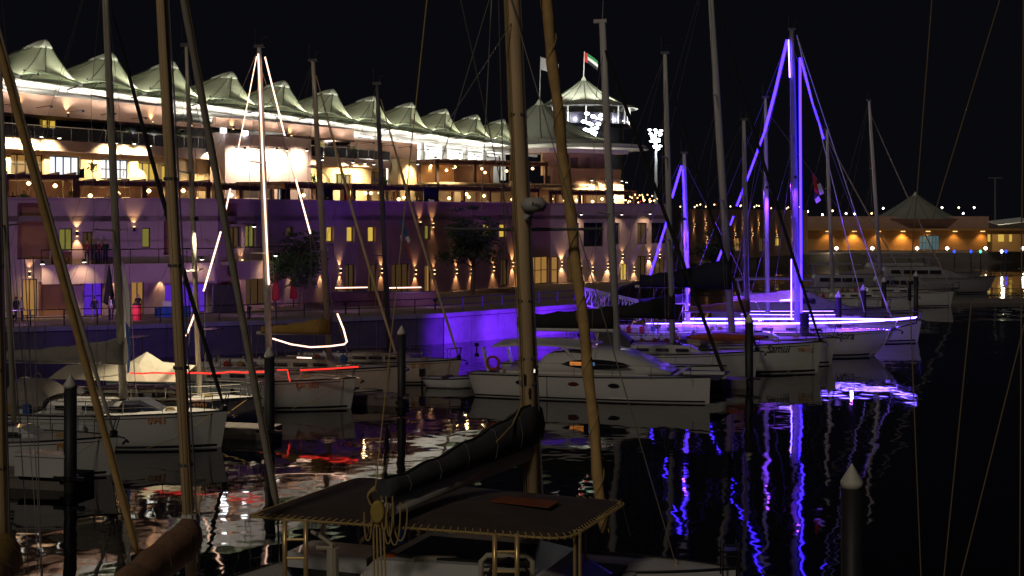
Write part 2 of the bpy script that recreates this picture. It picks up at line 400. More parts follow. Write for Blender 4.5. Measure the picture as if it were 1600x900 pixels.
# ------------------------------------------------------------------ podium (two lower storeys)
PP = [pv(-160, 95.5), pv(340, 105), pv(560, 122), pv(860, 149), pv(1045, 157)]
PL = [Line(PP[i], PP[i + 1]) for i in range(4)]
PL.append(Line(PP[4], pv(1062, 190)))
ZT = 9.4; ZR = 10.6                         # terrace floor, parapet top
pw = [ # segment, rect, material, cols, rows
 (0, (92, 357, 113, 391), GWIN, 2, 1), (0, (129, 362, 145, 391), DWIN, 2, 1), (0, (222, 356, 235, 387), GWIN, 1, 1), (0, (8, 357, 14, 392), DWIN, 1, 1),
 (0, (110, 431, 128, 446), OWIN, 2, 1), (0, (131, 432, 160, 495), PURP, 2, 2), (0, (35, 436, 58, 494), OWIN, 2, 1), (0, (205, 440, 225, 492), OWIN, 2, 1), (0, (258, 443, 322, 490), PURP, 5, 1),
 (1, (360, 354, 377, 386), DWIN, 2, 1), (1, (384, 352, 400, 386), GWIN, 2, 1), (1, (447, 354, 459, 371), DWIN, 1, 1), (1, (510, 354, 522, 378), YWIN, 1, 1), (1, (542, 354, 554, 378), YWIN, 1, 1),
 (1, (384, 420, 418, 476), DWIN, 3, 1), (1, (540, 413, 556, 466), DWIN, 2, 1),
 (2, (575, 354, 587, 378), YWIN, 1, 1), (2, (575, 413, 590, 464), DWIN, 2, 1), (2, (664, 352, 673, 374), GWIN, 1, 1), (2, (735, 350, 746, 371), DWIN, 1, 1), (2, (755, 350, 767, 371), YWIN, 1, 1), (2, (780, 350, 791, 371), YWIN, 1, 1),
 (2, (612, 412, 640, 461), DWIN, 3, 1), (2, (664, 414, 674, 456), OWIN, 2, 1), (2, (783, 405, 795, 446), DWIN, 2, 1), (2, (829, 401, 858, 443.5), OWIN, 3, 2),
 (3, (862, 401, 873, 443.5), OWIN, 1, 2), (3, (897, 348, 905, 386), GLASSD, 1, 1), (3, (912, 348, 943, 385), GLASSD, 3, 1), (3, (960, 348, 968, 382), GLASSD, 1, 1), (3, (996, 348, 1011, 382), DWIN, 2, 1), (3, (1018, 348, 1042, 380), GLASSD, 2, 1),
 (3, (886, 402, 896, 440), DWIN, 1, 1), (3, (970, 412, 981, 438), YWIN, 2, 1), (3, (996, 400, 1010, 438), DWIN, 2, 1), (3, (1018, 402, 1040, 438), DWIN, 3, 1)]
opn = {i: [] for i in range(5)}
for sg, r, m_, c_, r_ in pw:
    o = PL[sg].rect(r); o = (o[0], o[1], max(o[2], ZP + .03), o[3]); opn[sg].append(o); window(PL[sg], o, m_, bd, c_, r_)
# recessed brown bays on the left
bays = [(0, (27, 317, 78, 405)), (0, (80, 393, 111, 430)), (0, (256, 316, 276, 398)), (1, (346, 316, 371, 350)), (0, (60, 440, 106, 494)), (1, (345, 440, 372, 488))]
for sg, r in bays:
    o = PL[sg].rect(r); o = (o[0], o[1], max(o[2], ZP + .02), min(o[3], ZR - .25)); opn[sg].append(o)
    m = MB(); obox(m, PL[sg], o[0], o[1], o[2], o[3], -.5, -.3); m.build('recess_panel', BROWN, bd, world=True)
WMAT = [WALL, WALL, TERRA, WALL, WALL]
for i, ln in enumerate(PL):
    wall(ln, 0, ln.L, ZP, ZR, opn[i], WMAT[i], bd, 'podium_wall')
    m = MB(); obox(m, ln, 0, ln.L, ZR, ZR + .1, -.5, .08); m.build('parapet_cap', WALL, bd, world=True)
    m = MB(); z = 6.15; s = 0.1                         # string course broken by bays
    # panel joints: thin recess battens
    k = max(1, int(ln.L / 4.2))
    for j in range(1, k):
        t = ln.L * j / k
        if any(o[0] - .15 < t < o[1] + .15 for o in opn[i]): continue
        m = MB(); obox(m, ln, t - .02, t + .02, ZP + .1, ZR - .1, 0, .012); m.build('joint_strip', TERRA, bd, world=True)
# first-floor balcony slabs with dark rail on the left
for r, sg in (((62, 393, 330, 402), 0), ((345, 390, 505, 398), 1)):
    ln = PL[sg]; o = ln.rect(r); m = MB(); obox(m, ln, o[0], o[1], 5.7, 5.95, .0, 1.1); m.build('balcony_slab', WALL, bd, world=True)
    m = MB(); obox(m, ln, o[0], o[1], 4.6, 5.7, .95, 1.1); m.build('balcony_front', WALL, bd, world=True)
    m = MB(); m.tube([ln.P(o[0], 7.0, 1.0), ln.P(o[1], 7.0, 1.0)], .04, 5)
    kk = int((o[1] - o[0]) / 2)
    for j in range(kk + 1):
        t = o[0] + (o[1] - o[0]) * j / kk; m.bar(ln.P(t, 5.95, 1.0), ln.P(t, 7.0, 1.0), .05)
    m.build('balcony_rail', DARK, bd, world=True)
# roof of podium = terrace floor
m = MB(); back = [pv(1062, 190), pv(1000, 330), pv(-160, 220)]
m.slab([(p.x, p.y) for p in PP] + [(p.x, p.y) for p in back], ZT - .4, ZT); m.build('terrace_floor', PAVE, bd, world=True)
for i, px, py, u, d in ((0, 120, 365, 60, 90), (0, 209, 358, 70, 0), (1, 530, 423, 45, 60), (2, 595, 423, 45, 60), (2, 675, 352, 60, 25), (2, 677, 425, 30, 60), (2, 800, 413, 90, 130), (3, 877, 412, 90, 130),
                        (0, 46, 428, 30, 60), (0, 175, 424, 40, 90), (0, 250, 430, 30, 70), (1, 376, 410, 40, 80), (1, 424, 412, 40, 90), (1, 452, 425, 30, 60), (1, 500, 424, 40, 60), (2, 648, 425, 40, 70), (2, 655, 350, 45, 0), (2, 712, 424, 40, 80), (2, 735, 424, 30, 60), (2, 770, 420, 40, 80), (3, 925, 420, 20, 120), (3, 972, 400, 20, 60), (3, 1030, 400, 20, 90), (3, 907, 418, 10, 150), (3, 949, 415, 10, 170), (3, 1014, 400, 30, 160), (2, 807, 425, 20, 60), (3, 990, 420, 8, 90)):
    sconce(PL[i], px, py, bd, u * 1.7, d * 1.7)
for i, px, py, w in ((0, 60, 409, 170), (0, 124, 406, 170), (1, 395, 397, 170), (0, 305, 402, 80), (3, 899, 334, 160), (3, 962, 334, 120), (3, 1006, 333, 170), (1, 378, 352, 25)):
    downlight(PL[i], px, py, bd, w, (1., .72, .42), out=1.0 if py > 380 and i < 2 else 0., ang=100)

# ------------------------------------------------------------------ upper storeys
UP = Line(pv(-60, 104), pv(850, 188))
U0 = -9.0
def us(px): return UP.s_at(px)
up_ops = []
up_w = [((17, 241, 69, 272), OWIN, 4, 2), ((78, 244, 126, 277), WWIN, 4, 1), ((158, 249, 202, 280), WWIN, 4, 2), ((216, 254, 246, 282), YWIN, 3, 1), ((253, 258, 262, 284), YWIN, 1, 1), ((292, 270, 304, 284), OWIN, 1, 1),
        ((464, 268, 480, 288), DWIN, 2, 1), ((524, 272, 550, 289), GWIN, 4, 1), ((580, 268, 596, 292), DWIN, 2, 1)]
for r, m_, c_, r_ in up_w:
    o = UP.rect(r); up_ops.append(o); window(UP, o, m_, bd, c_, r_, fw=.09)
sA, sB = us(322), us(470)                  # projecting blank block
# storey 2 lit wall
wall(UP, U0, us(604), ZT, 14.5, up_ops, CREAM, bd, 'lit_wall')
# band under the balcony
for s0, s1 in ((U0, us(322)), (us(458), us(600))):
    m = MB(); obox(m, UP, s0, s1, 14.5, 15.35, -.5, .9); m.build('balcony_band', WALL, bd, world=True)
    m = MB(); obox(m, UP, s0, s1, 15.355, 17.3, -3.4, -3.2); m.build('balcony_glazing', GLASSD, bd, world=True)
    k = int((s1 - s0) / 1.9)
    for j in range(k + 1):
        t = s0 + (s1 - s0) * j / k; m = MB(); m.bar(UP.P(t, 15.35, .75), UP.P(t, 16.4, .75), .06); m.build('rail_post', STEEL, bd, world=True)
        if j < k:
            m = MB(); obox(m, UP, t + .06, s0 + (s1 - s0) * (j + 1) / k - .06, 15.4, 16.3, .74, .76); m.build('rail_glass', RAILG, bd, world=True)
    m = MB(); m.tube([UP.P(s0, 16.42, .75), UP.P(s1, 16.42, .75)], .035, 5); m.build('hand_rail', STEEL, bd, world=True)
    m = MB(); obox(m, UP, s0, s1, 17.3, 17.5, -3.4, .2); m.build('soffit', TERRA, bd, world=True)
# balcony openings glowing
for r, m_ in (((108, 184, 117, 204), YWIN), ((119, 184, 130, 204), YWIN), ((490, 223, 500, 246), GWIN), ((534, 228, 546, 249), GWIN), ((470, 222, 484, 246), DWIN)):
    o = UP.rect(r); window(UP, (o[0], o[1], 15.4, 17.25), m_, bd, 1, 1, 'balcony_door', depth=3.1)
# terracotta wall storey 3
wall(UP, U0, us(262), 17.5, 18.9, [], TERRA, bd, 'upper_wall')
wall(UP, us(338), us(553), 17.5, 18.45, [], TERRA, bd, 'upper_wall')
wall(UP, us(262), us(338), 17.5, 17.75, [], TERRA, bd, 'upper_wall')
wall(UP, us(553), us(652), 15.5, 17.55, [], TERRA, bd, 'upper_wall')
# projecting pale block with floods
wall(UP, sA, us(458), ZT, 16.9, [], WALL, bd, 'projecting_wall', out=2.2, depth=1.6)
wall(UP, us(604), us(688), ZT, 15.55, [], CREAM, bd, 'projecting_wall', out=1.5, depth=1.2)
# downlights
for px, py in ((5, 211), (35, 213), (63, 215), (152, 223), (181, 224), (206, 227), (310, 237)):
    downlight(UP, px, py, bd, 2200, (1., .76, .40), out=.9 if px < 300 else 0, ang=125)
for px, py in ((338, 233), (360, 233), (388, 234), (404, 235), (436, 235)):
    downlight(UP, px, py, bd, 1500, (1., .84, .62), out=2.2, ang=165)
for px, py in ((478, 249), (526, 253), (545, 255), (559, 256)): downlight(UP, px, py, bd, 2000, (1., .76, .40), out=.9, ang=125)
for px, py in ((621, 256), (642, 257), (663, 259), (676, 259)): downlight(UP, px, py, bd, 1400, (1., .76, .40), out=1.5, ang=120)
for px, py in ((30, 172), (104, 180), (236, 194), (297, 200), (362, 205), (453, 215), (492, 219), (-25, 168)): sconce(UP, px, py, bd, 200, 0, (1., .70, .34), ang=80, out=.02)
for px, py in ((318, 205), (352, 209)):
    p = UP.at(px, py, 2.3); m = MB(); m.box(p, (.5, .3, .4)); m.build('flood_lamp', COOL, bd, world=True)
# sign text on upper wall
text('C3H S', .42, SIGNW, bd, XF[bd.name].inverted() @ UP.at(128, 176, .03), UP.d)
text('VYV', .5, SIGNW, bd, XF[bd.name].inverted() @ UP.at(477, 214, .03), UP.d)
for i in range(10):  # stand-in shapes for a row of unreadable dark marks
    p = UP.at(655 + i * 3.6, 236 - i * .15, -6); m = MB(); m.lathe([(.08, 1.0), (.26, .75), (.12, .5), (.30 if i % 2 else .18, .15), (.2, -.2)], 8, p); m.build('dark_row_shape', DARK, bd, world=True)
    MB().tube([p + Vector((0, 0, 1.0)), p + Vector((0, 0, 2.4))], .02, 4).build('shape_cord', DARK, bd, world=True)
# arch hoods over entrances (half domes)
for px, py, r in ((212, 282, 19), (497, 290, 22)):
    p = UP.at(px, py, 0.0); rr = r * UP.Y(px) / F; m = MB(); rings = []
    for i in range(7):
        th = math.pi / 2 * i / 6; rings.append([p + UP.n * (rr * .9 * math.sin(th)) + (UP.d * math.cos(math.pi * k / 12) + Vector((0, 0, 1)) * math.sin(math.pi * k / 12)) * max(.02, rr * math.cos(th)) for k in range(13)])
    m.loft(rings, cap=False, closed=False); m.build('arch_hood', CREAM, bd, world=True, smooth=True)

# right hand stepped volumes
RL = Line(pv(686, 152), pv(975, 166))
rt = 13.0
wall(RL, 0, RL.L, ZT, rt, [], CREAM, bd, 'terrace_block')
m = MB(); e = [RL.P(0, 0), RL.P(RL.L, 0), RL.P(RL.L, 0, -26), RL.P(0, 0, -34)]; m.slab([(p.x, p.y) for p in e], rt - .45, rt - .15); m.build('terrace_floor', PAVE, bd, world=True)
r2 = Line(RL.P(RL.s_at(868), 0, -.6), RL.P(RL.L, 0, -.6))
wall(r2, 0, r2.L, rt - .1, 14.8, [r2.rect((925, 247, 945, 262))], TERRA, bd, 'upper_wall')
r3 = Line(RL.P(RL.s_at(868), 0, -2.5), RL.P(RL.L, 0, -2.5))
wall(r3, 0, r3.L, 14.0, 16.6, [r3.rect((880, 246, 905, 262)), r3.rect((912, 246, 922, 262))], CREAM, bd, 'upper_wall')
m = MB(); obox(m, r2, -1, r2.L + .5, 16.6, 17.1, -6, .8); m.build('roof_slab', WHITE, bd, world=True)
for px, py in ((915, 281), (938, 281), (962, 282), (969, 284), (700, 262)): downlight(RL, px, py, bd, 1200, (1., .76, .42), out=.05, ang=120)
for px, r in ((930, 16), (812, 24)):
    p = RL.at(px, 300, .02); rr = r * RL.Y(px) / F; m = MB(); rings = []
    for i in range(7):
        th = math.pi / 2 * i / 6; rings.append([p + RL.n * (rr * .8 * math.sin(th)) + (RL.d * math.cos(math.pi * k / 12) + Vector((0, 0, 1)) * math.sin(math.pi * k / 12)) * max(.02, rr * math.cos(th)) for k in range(13)])
    m.loft(rings, cap=False, closed=False); m.build('arch_hood', CREAM, bd, world=True, smooth=True)

# glazed hall behind the right part of the canopy, bright
hall = Line(UP.P(us(545), 0, -9), UP.P(us(850), 0, -9))
wall(hall, -6, hall.L + 4, ZT, 18.6, [], CEIL, bd, 'hall_wall')
for j in range(6):  # lamps added to brighten the hall wall
    q = hall.P(hall.L * (j + .5) / 6, 13.4, 2.6); MB().lathe([(.2, -.3), (.25, 0)], 10, q).build('added_hall_lamp', DARK, bd, world=True); lamp('SPOT', q + Vector((0, 0, .1)), 2600, (1., .98, .92), bd, (-hall.n.x * .6, -hall.n.y * .6, 1), 160, .4, .3)
k = 9
for j in range(k):
    p = hall.P(hall.L * (j + .2) / k, 0, 5.0); m = MB(); m.tube([(p.x, p.y, 14.), (p.x, p.y, 18.6)], .35, 10); m.build('column', WHITE, bd, world=True)

# ------------------------------------------------------------------ canopy: ceiling membrane, tents
roofE = []
def canopy_z(px, py, out): t = UP.s_at(px); p = UP.P(t, 0, out); return p
eL = (-140, 107); eR = (905, 236)
def edge(px): return 114 + px * .1345
ln = Line(UP.P(-14, 0, 3.2), UP.P(us(880), 0, 3.2))
def cpt(px, dy=0, back=0.):
    t = ln.s_at(px); Yv = ln.a.y + ln.d.y * t; return ln.P(t, zat(edge(px) + dy, Yv), -back)
can = thing('roof_canopy', 'bright white membrane ceiling and beams under the row of roof tents', 'canopy', cpt(340))
m = MB(); n = 30
for i in range(n):
    a, b = -130 + 1010 * i / n, -130 + 1010 * (i + 1) / n
    p, q = cpt(a, 5, 1.2), cpt(b, 5, 1.2); p2, q2 = cpt(a, 5, 15), cpt(b, 5, 15); p2.z -= .3; q2.z -= .3
    m.hexa([p, q, q2, p2, p + Vector((0, 0, .12)), q + Vector((0, 0, .12)), q2 + Vector((0, 0, .12)), p2 + Vector((0, 0, .12))])
m.build('ceiling_membrane', CEIL, can, world=True)
m = MB(); pts = [cpt(-130 + 1010 * i / 24, 10, 4.) for i in range(25)]; m.tube(pts, .22, 8); m.build('edge_beam', WHITE, can, world=True)
m = MB(); pts = [cpt(-130 + 1010 * i / 24, 9, 9.) for i in range(25)]; m.tube(pts, .22, 8); m.build('inner_beam', WHITE, can, world=True)
m = MB()
for i in range(n):
    a, b = -130 + 1010 * i / n, -130 + 1010 * (i + 1) / n
    p, q = cpt(a, 7, 15), cpt(b, 7, 15); m.poly([Vector((p.x, p.y, ZT)), Vector((q.x, q.y, ZT)), q, p])
m.build('back_wall', CEIL, can, world=True)
TP = [(-22, 40), (72, 62), (175, 82), (270, 95), (363, 112), (445, 126), (521, 139), (585, 150), (644, 160), (697, 170), (746, 179), (788, 186)]
def uplight(pos, power, col, parent, aim=(0, 0, 1), ang=150):
    m = MB(); m.lathe([(.16, -.2), (.2, 0)], 8, pos); m.build('uplight', DARK, parent, world=True)
    lamp('SPOT', Vector(pos) + Vector((0, 0, .05)), power, col, parent, aim, ang, .5, .15)
bounds = [(TP[i][0] + TP[i + 1][0]) / 2 + 4 for i in range(len(TP) - 1)]
bounds = [bounds[0] - 115] + bounds + [bounds[-1] + 36]
ords = ['leftmost, cut by the frame edge', 'first full one from the left', 'second full one, behind a mast', 'third full one from the left', 'fourth full one, behind the lit mast top', 'fifth full one, right of the lit mast', 'sixth full one from the left', 'seventh full one from the left', 'eighth full one from the left', 'ninth full one from the left', 'tenth full one from the left', 'small last one before the wooden-coloured mast']
for i, (px, py) in enumerate(TP):
    dpt = 11.; hb = dpt / 2
    cf0, cf1 = cpt(bounds[i], 0), cpt(bounds[i + 1], 0)
    cb0, cb1 = cf0 - ln.n * dpt, cf1 - ln.n * dpt
    mid = (cf0 + cf1) / 2 - ln.n * hb
    t = ((px - 800) / F * mid.y - mid.x) / (ln.d.x - (px - 800) / F * ln.d.y)
    ap = mid + ln.d * t; ap.z = zat(py, ap.y)
    T = thing('roof_tent', 'pale green peaked roof tent above the terraces, ' + ords[i], 'tent', (mid.x, mid.y, cf0.z), group='peaked tents along the roof')
    cs = [cf0, cf1, cb1, cb0]; nseg = 8; rim = []
    for k in range(4):
        a, b = cs[k], cs[(k + 1) % 4]
        for j in range(nseg):
            u = j / nseg; p = a.lerp(b, u); sag = 4 * u * (1 - u); c = mid.copy(); c.z = p.z
            p = p.lerp(c, .10 * sag); p.z += .55 * sag; rim.append(p)
    rings = []; N = 10
    for j in range(N + 1):
        v = .16 + .84 * j / N
        rings.append([Vector((ap.x + (p.x - ap.x) * v, ap.y + (p.y - ap.y) * v, p.z + (ap.z - p.z) * max(0., 1 - v) ** 1.38 * 1.02)) for p in rim])
    m = MB(); m.loft(rings, cap=False); m.build('fabric', FABR, T, world=True, smooth=True)
    m = MB(); top = [Vector((ap.x + (p.x - ap.x) * .165, ap.y + (p.y - ap.y) * .165, 0)) for p in rim]
    zc = rings[0][0].z + .05
    m.loft([[Vector((ap.x + (p.x - ap.x) * f, ap.y + (p.y - ap.y) * f, z)) for p in top] for f, z in ((1.18, zc - .12), (1.0, zc + .1), (.5, ap.z - .2), (.12, ap.z))], cap=True)
    m.build('peak_cap', FABR2, T, world=True, smooth=True)
    for k in range(0, 32, 4):
        m = MB(); m.tube([rings[j][k] + Vector((0, 0, .03)) for j in range(N + 1)], .045, 4, cap=False); m.build('seam', SEAM, T, world=True)
    m = MB(); m.tube([rings[-1][k % 32] for k in range(33)], .07, 5, cap=False); m.build('edge_cable', SEAM, T, world=True)
    m = MB(); q = cf1 - Vector((0, 0, .1)); m.box(q, (.35, .35, .2)); m.bar(q, q - ln.n * 1.5 - Vector((0, 0, .3)), .08); m.build('corner_bracket', DARK, T, world=True)
    # floods that wash ceiling and the neighbouring flank
    bpos = (cb0 + cb1) / 2 + ln.n * 5.0; bpos.z = cf0.z - 2.2
    uplight(bpos, 1500, (1., .95, .82), can)
    for f_ in (.25, .75):  # uplights added to brighten the visible front of the ceiling
        w_ = cf0.lerp(cf1, f_) - ln.n * 1.6; w_.z = min(cf0.z, cf1.z) - 1.75; m = MB(); m.lathe([(.10, -.16), (.13, 0)], 8, w_); m.bar(w_, w_ - ln.n * 1.6 - Vector((0, 0, .1)), .04); m.build('uplight', DARK, can, world=True)
        lamp('SPOT', w_ + Vector((0, 0, .04)), 420, (1., .95, .84), can, (-ln.n.x * .3, -ln.n.y * .3, 1), 135, .5, .1)
    fl = cf1 + ln.d * .1 + Vector((0, 0, .35)) + ln.n * .5
    lamp('SPOT', fl, 2300, (1., 1., .78), T, (ap - fl) + Vector((0, 0, -.9)), 95, .9, .2)
    MB().box(fl, (.14, .14, .14)).build('flank_lamp', DARK, T, world=True)
    fl = cf0 + ln.d * .4 + Vector((0, 0, .05)) + ln.n * 1.6
    lamp('SPOT', fl, 2100, (1., 1., .80), T, (ap - fl) + Vector((0, 0, -.3)), 100, .9, .2)
    m = MB(); m.box(fl, (.14, .14, .14)); m.bar(fl, cf0, .05); m.build('front_lamp', DARK, T, world=True)

# big grey tent at the end of the row
def round_tent(name, label, cat, c, rad, z0, z1, m_, capm, ns=16, p=1.7, sec=10, tops=True):
    T = thing(name, label, cat, (c[0], c[1], z0)); N = 10
    m = MB(); rings = []
    for j in range(N + 1):
        v = .08 + .92 * j / N
        rings.append([Vector((c[0] + rad * v * math.cos(2 * math.pi * k / 48) * (1 - .05 * v * (1 - math.cos(ns * 2 * math.pi * k / 48))), c[1] + rad * v * math.sin(2 * math.pi * k / 48), z0 + (z1 - z0) * max(0., 1 - v) ** p)) for k in range(48)])
    m.loft(rings, cap=False); m.build('fabric', m_, T, world=True, smooth=True)
    for k in range(0, 48, 48 // ns):
        MB().tube([rings[j][k] + Vector((0, 0, .04)) for j in range(N + 1)], .06, 4, cap=False).build('seam', SEAM, T, world=True)
    m = MB(); m.lathe([(rad * .085, rings[0][0].z - .1), (rad * .05, z1 - .3), (.1, z1 + .3)], 12, (c[0], c[1], 0)); m.build('peak_cap', capm, T, world=True)
    return T
FABG = mat('grey_tent_fabric', (.30, .31, .27), .75, var=.14, scale=.2, trans=.1)
p = W(843, 240, 190)
T = round_tent('end_tent', 'large dull grey peaked tent at the far end of the roof row', 'tent', (p.x, p.y), 10.2, 19.2, zat(158, 190), FABG, FABR2, 12, 1.45)
fl = Vector((p.x + 8.5, p.y - 6, 19.6)); lamp('SPOT', fl, 1500, (1., 1., .75), T, (-3, 3, .8), 100, .9, .2)
MB().box(fl, (.3, .3, .25)).build('flank_lamp', DARK, T, world=True)
m = MB(); c = W(905, 225, 182)
m.lathe([(9.0, 0), (8.6, .5), (.5, .9)], 32, (c.x, c.y, c.z - .8)); m.build('lower_membrane', CEIL, T, world=True, smooth=True)
lamp('POINT', (c.x, c.y - 3, c.z - 3), 900, (1., .95, .85), T, rad=.4)
MB().lathe([(.3, -.3), (.3, .3)], 10, (c.x, c.y - 3, c.z - 3.7)).build('uplight', DARK, T, world=True)

# round tower with white tent
tw = W(912, 185, 230)
T = round_tent('tower_tent', 'brightly lit white round tent crowning the far tower', 'tent', (tw.x, tw.y), 8.6, zat(168, 230), zat(122, 230), mat('white_tent', (.72, .74, .62), .7, var=.1, scale=.3, trans=.25), FABR2, 16, 1.5)
zt = zat(168, 230)
m = MB(); m.lathe([(8.9, zt - .35), (8.9, zt - .2), (6.0, zt + .5)], 40, (tw.x, tw.y, 0), cap=False); m.build('skirt_ring', CEIL, T, world=True)
for k in range(10):
    a = 2 * math.pi * k / 10; lamp('SPOT', (tw.x + 8.0 * math.cos(a), tw.y + 8.0 * math.sin(a), zt + 1.4), 1800, (1., 1., .86), T, (-math.cos(a), -math.sin(a), .55), 100, .8, .2) if math.sin(a) < .5 else None
tower = thing('round_tower', 'dark round tower under the lit white tent', 'tower', (tw.x, tw.y, ZP))
m = MB(); m.lathe([(6.5, ZP), (6.5, zt - 3.5)], 32, (tw.x, tw.y, 0)); m.build('shaft', mat('tower_dark', (.07, .07, .08), .6), tower, world=True)
m = MB(); m.lathe([(7.6, zt - 3.4), (7.9, zt - 3.0)], 32, (tw.x, tw.y, 0)); m.build('gallery', DARK, tower, world=True)
m = MB(); m.lathe([(6.8, zt - 3.0), (6.8, zt - 1.2)], 32, (tw.x, tw.y, 0)); m.build('gallery_glazing', GLASSD, tower, world=True)
for k in range(16):
    a = 2 * math.pi * k / 16; q = Vector((tw.x + 7.5 * math.cos(a), tw.y + 7.5 * math.sin(a), 0)); m = MB(); m.tube([q + Vector((0, 0, zt - 3.0)), q + Vector((0, 0, zt))], .14, 6); m.build('column', WHITE, tower, world=True)
for k in range(6):
    a = math.pi + math.pi * (k + .5) / 6; lamp('POINT', (tw.x + 7.2 * math.cos(a), tw.y + 7.2 * math.sin(a), zt - 2.3), 700, (1., .98, .9), tower, rad=.2)

def flag(name, label, base, top, fl_w, fl_h, bands, drop=.12):
    T = thing(name, label, 'flag', base)
    m = MB(); m.tube([base, top], [.07, .045], 6); m.build('pole', WHITE, T, world=True)
    m = MB(); m.lathe([(.09, 0), (.02, .12)], 6, top); m.build('finial', STEEL, T, world=True)
    for nm, mm, u0, u1, v0, v1 in bands:
        m = MB(); n = 8; g = []
        for s_ in (0, .03):
            g.append([[Vector(top) + Vector((fl_w * (u0 + (u1 - u0) * i / n), .12 * math.sin(5 * (u0 + (u1 - u0) * i / n)) + s_, -.1 - fl_h * (v0 + (v1 - v0) * j / 2) - drop * fl_w * (u0 + (u1 - u0) * i / n) ** 1.3)) for j in range(3)] for i in range(n + 1)])
        for gg in g: m.loft(gg, cap=False, closed=False)
        m.build(nm, mm, T, world=True, smooth=True)
    return T
UAE = [('red_band', RED, 0, .25, 0, 1), ('green_stripe', GREEN, .25, 1, 0, .333), ('white_stripe', WHITEC, .25, 1, .333, .667), ('black_stripe', CLOTHK, .25, 1, .667, 1)]
flag('flag_pole', 'red green white and black flag on the pole above the white tower tent', (tw.x, tw.y, zat(122, 230) + .2), W(913, 80, 230), 2.2, 1.6, UAE, .7)
pt_ = W(843, 157, 190); flag('flag_pole', 'white flag on the pole above the grey end tent', pt_, W(845, 88, 190), 2.4, 1.7, [('cloth', WHITEC, 0, 1, 0, 1)], .4)
# stadium floodlight masts
def stadium(px, py, Y, label, s=1.0):
    b = W(px, py, Y); T = thing('floodlight_mast', label, 'floodlight', (b.x, b.y, ZP), group='stadium floodlight masts')
    m = MB(); m.tube([(b.x, b.y, ZP), (b.x, b.y, b.z)], [.45, .25], 8); m.build('pole', WHITE, T, world=True)
    random.seed(int(px))
    for j in range(7):
        w = (1.5 - .16 * j) * s
        for i in (-1, 0, 1):
            q = b + Vector((i * w * .75 + random.uniform(-.35, .35), -.4 + random.uniform(-.3, .3), (3 - j) * .62 * s + random.uniform(-.3, .3))); m = MB(); m.lathe([(.12, -.22), (.36 * s, -.1), (.36 * s, .1), (.12, .22)], 10, q); m.build('lamp_head', COOL, T, world=True)
    lamp('POINT', b + Vector((0, -2, 0)), 2500, (.85, .93, 1.), T, rad=.6)
stadium(925, 200, 214, 'white hot floodlight cluster directly below the lit tower tent')
stadium(1025, 217, 300, 'white hot floodlight cluster on a slim pole right of the tower', 1.05)

# ------------------------------------------------------------------ pergolas on the terrace
def pergola(ln, px0, px1, pyt, label, zf, depth=4.5, step=20, out=-1.0, lights=True):
    s0, s1 = ln.s_at(px0), ln.s_at(px1); zt_ = zat(pyt, ln.Y((px0 + px1) / 2)); T = thing('pergola', label, 'pergola', ln.P(s0, zf, out))
    n = max(2, round((s1 - s0) / 4.4))
    for r in (0, 1):
        o = out - r * depth
        m = MB(); obox(m, ln, s0 - .3, s1 + .3, zt_ - .36, zt_, o - .12, o + .12); m.build('beam', WOOD, T, world=True)
        for i in range(n + 1):
            t = s0 + (s1 - s0) * i / n; m = MB(); obox(m, ln, t - .16, t + .16, zf + .01, zt_ - .36, o - .16, o + .16); m.build('post', WOOD, T, world=True)
    for i in range(n * 4 + 1):
        t = s0 + (s1 - s0) * i / (n * 4); m = MB(); obox(m, ln, t - .06, t + .06, zt_ + .003, zt_ + .17, out - depth - .5, out + .5); m.build('rafter', WOOD, T, world=True)
    rb = random.Random(int(px0) + 999)
    for i in range(n):
        if rb.random() < .6:
            t0, t1 = s0 + (s1 - s0) * i / n + .2, s0 + (s1 - s0) * (i + 1) / n - .2; dr = rb.choice((.35, .6, .97, .97)); o = out - depth - .02; zz = zt_ - .37; zl = zz - (zz - zf) * dr
            m = MB(); obox(m, ln, t0, t0 + (t1 - t0) * rb.choice((.5, 1., 1.)), zl, zz, o - .02, o + .02); m.build('blind', rb.choice((WOOD, BROWN, CANVGR)), T, world=True)
    if lights:
        for i in range(n * 2):
            t = s0 + (s1 - s0) * (i + random.uniform(.2, .8)) / (n * 2); q = ln.P(t, zt_ - .55 - random.uniform(0, .6), out - depth * random.uniform(.1, .7))
            m = MB(); m.tube([q, (q.x, q.y, zt_)], .015, 4); g = m.build('lamp_cord', DARK, T, world=True)
            m = MB(); m.lathe([(.06, .15), (.19, 0), (.06, -.15)], 8, q); m.build('lantern', WARM, g, world=True)
            lamp('POINT', q - Vector((0, 0, .25)), 75, (1., .58, .25), T, rad=.12)
    return T
pergola(PL[0], -100, 120, 271, 'dark timber pergola at the left end of the first terrace', ZT)
pergola(PL[0], 124, 330, 283, 'dark timber pergola in front of the left entrance arch', ZT)
pergola(PL[1], 352, 425, 290, 'short dark timber pergola behind the white lit mast', ZT)
pergola(PL[1], 462, 552, 288, 'dark timber pergola in front of the second entrance arch', ZT)
pergola(PL[2], 566, 690, 291, 'dark timber pergola under the flood-lit blank cream wall', ZT)
pergola(PL[2], 694, 852, 293, 'dark timber pergola of the terrace behind the leafy tree', ZT)
pergola(PL[3], 868, 1000, 299, 'dark timber pergola at the right end of the terrace', ZT)
pergola(RL, 692, 862, 252, 'upper dark timber pergola on the stepped block', rt, out=-1.2, depth=4)

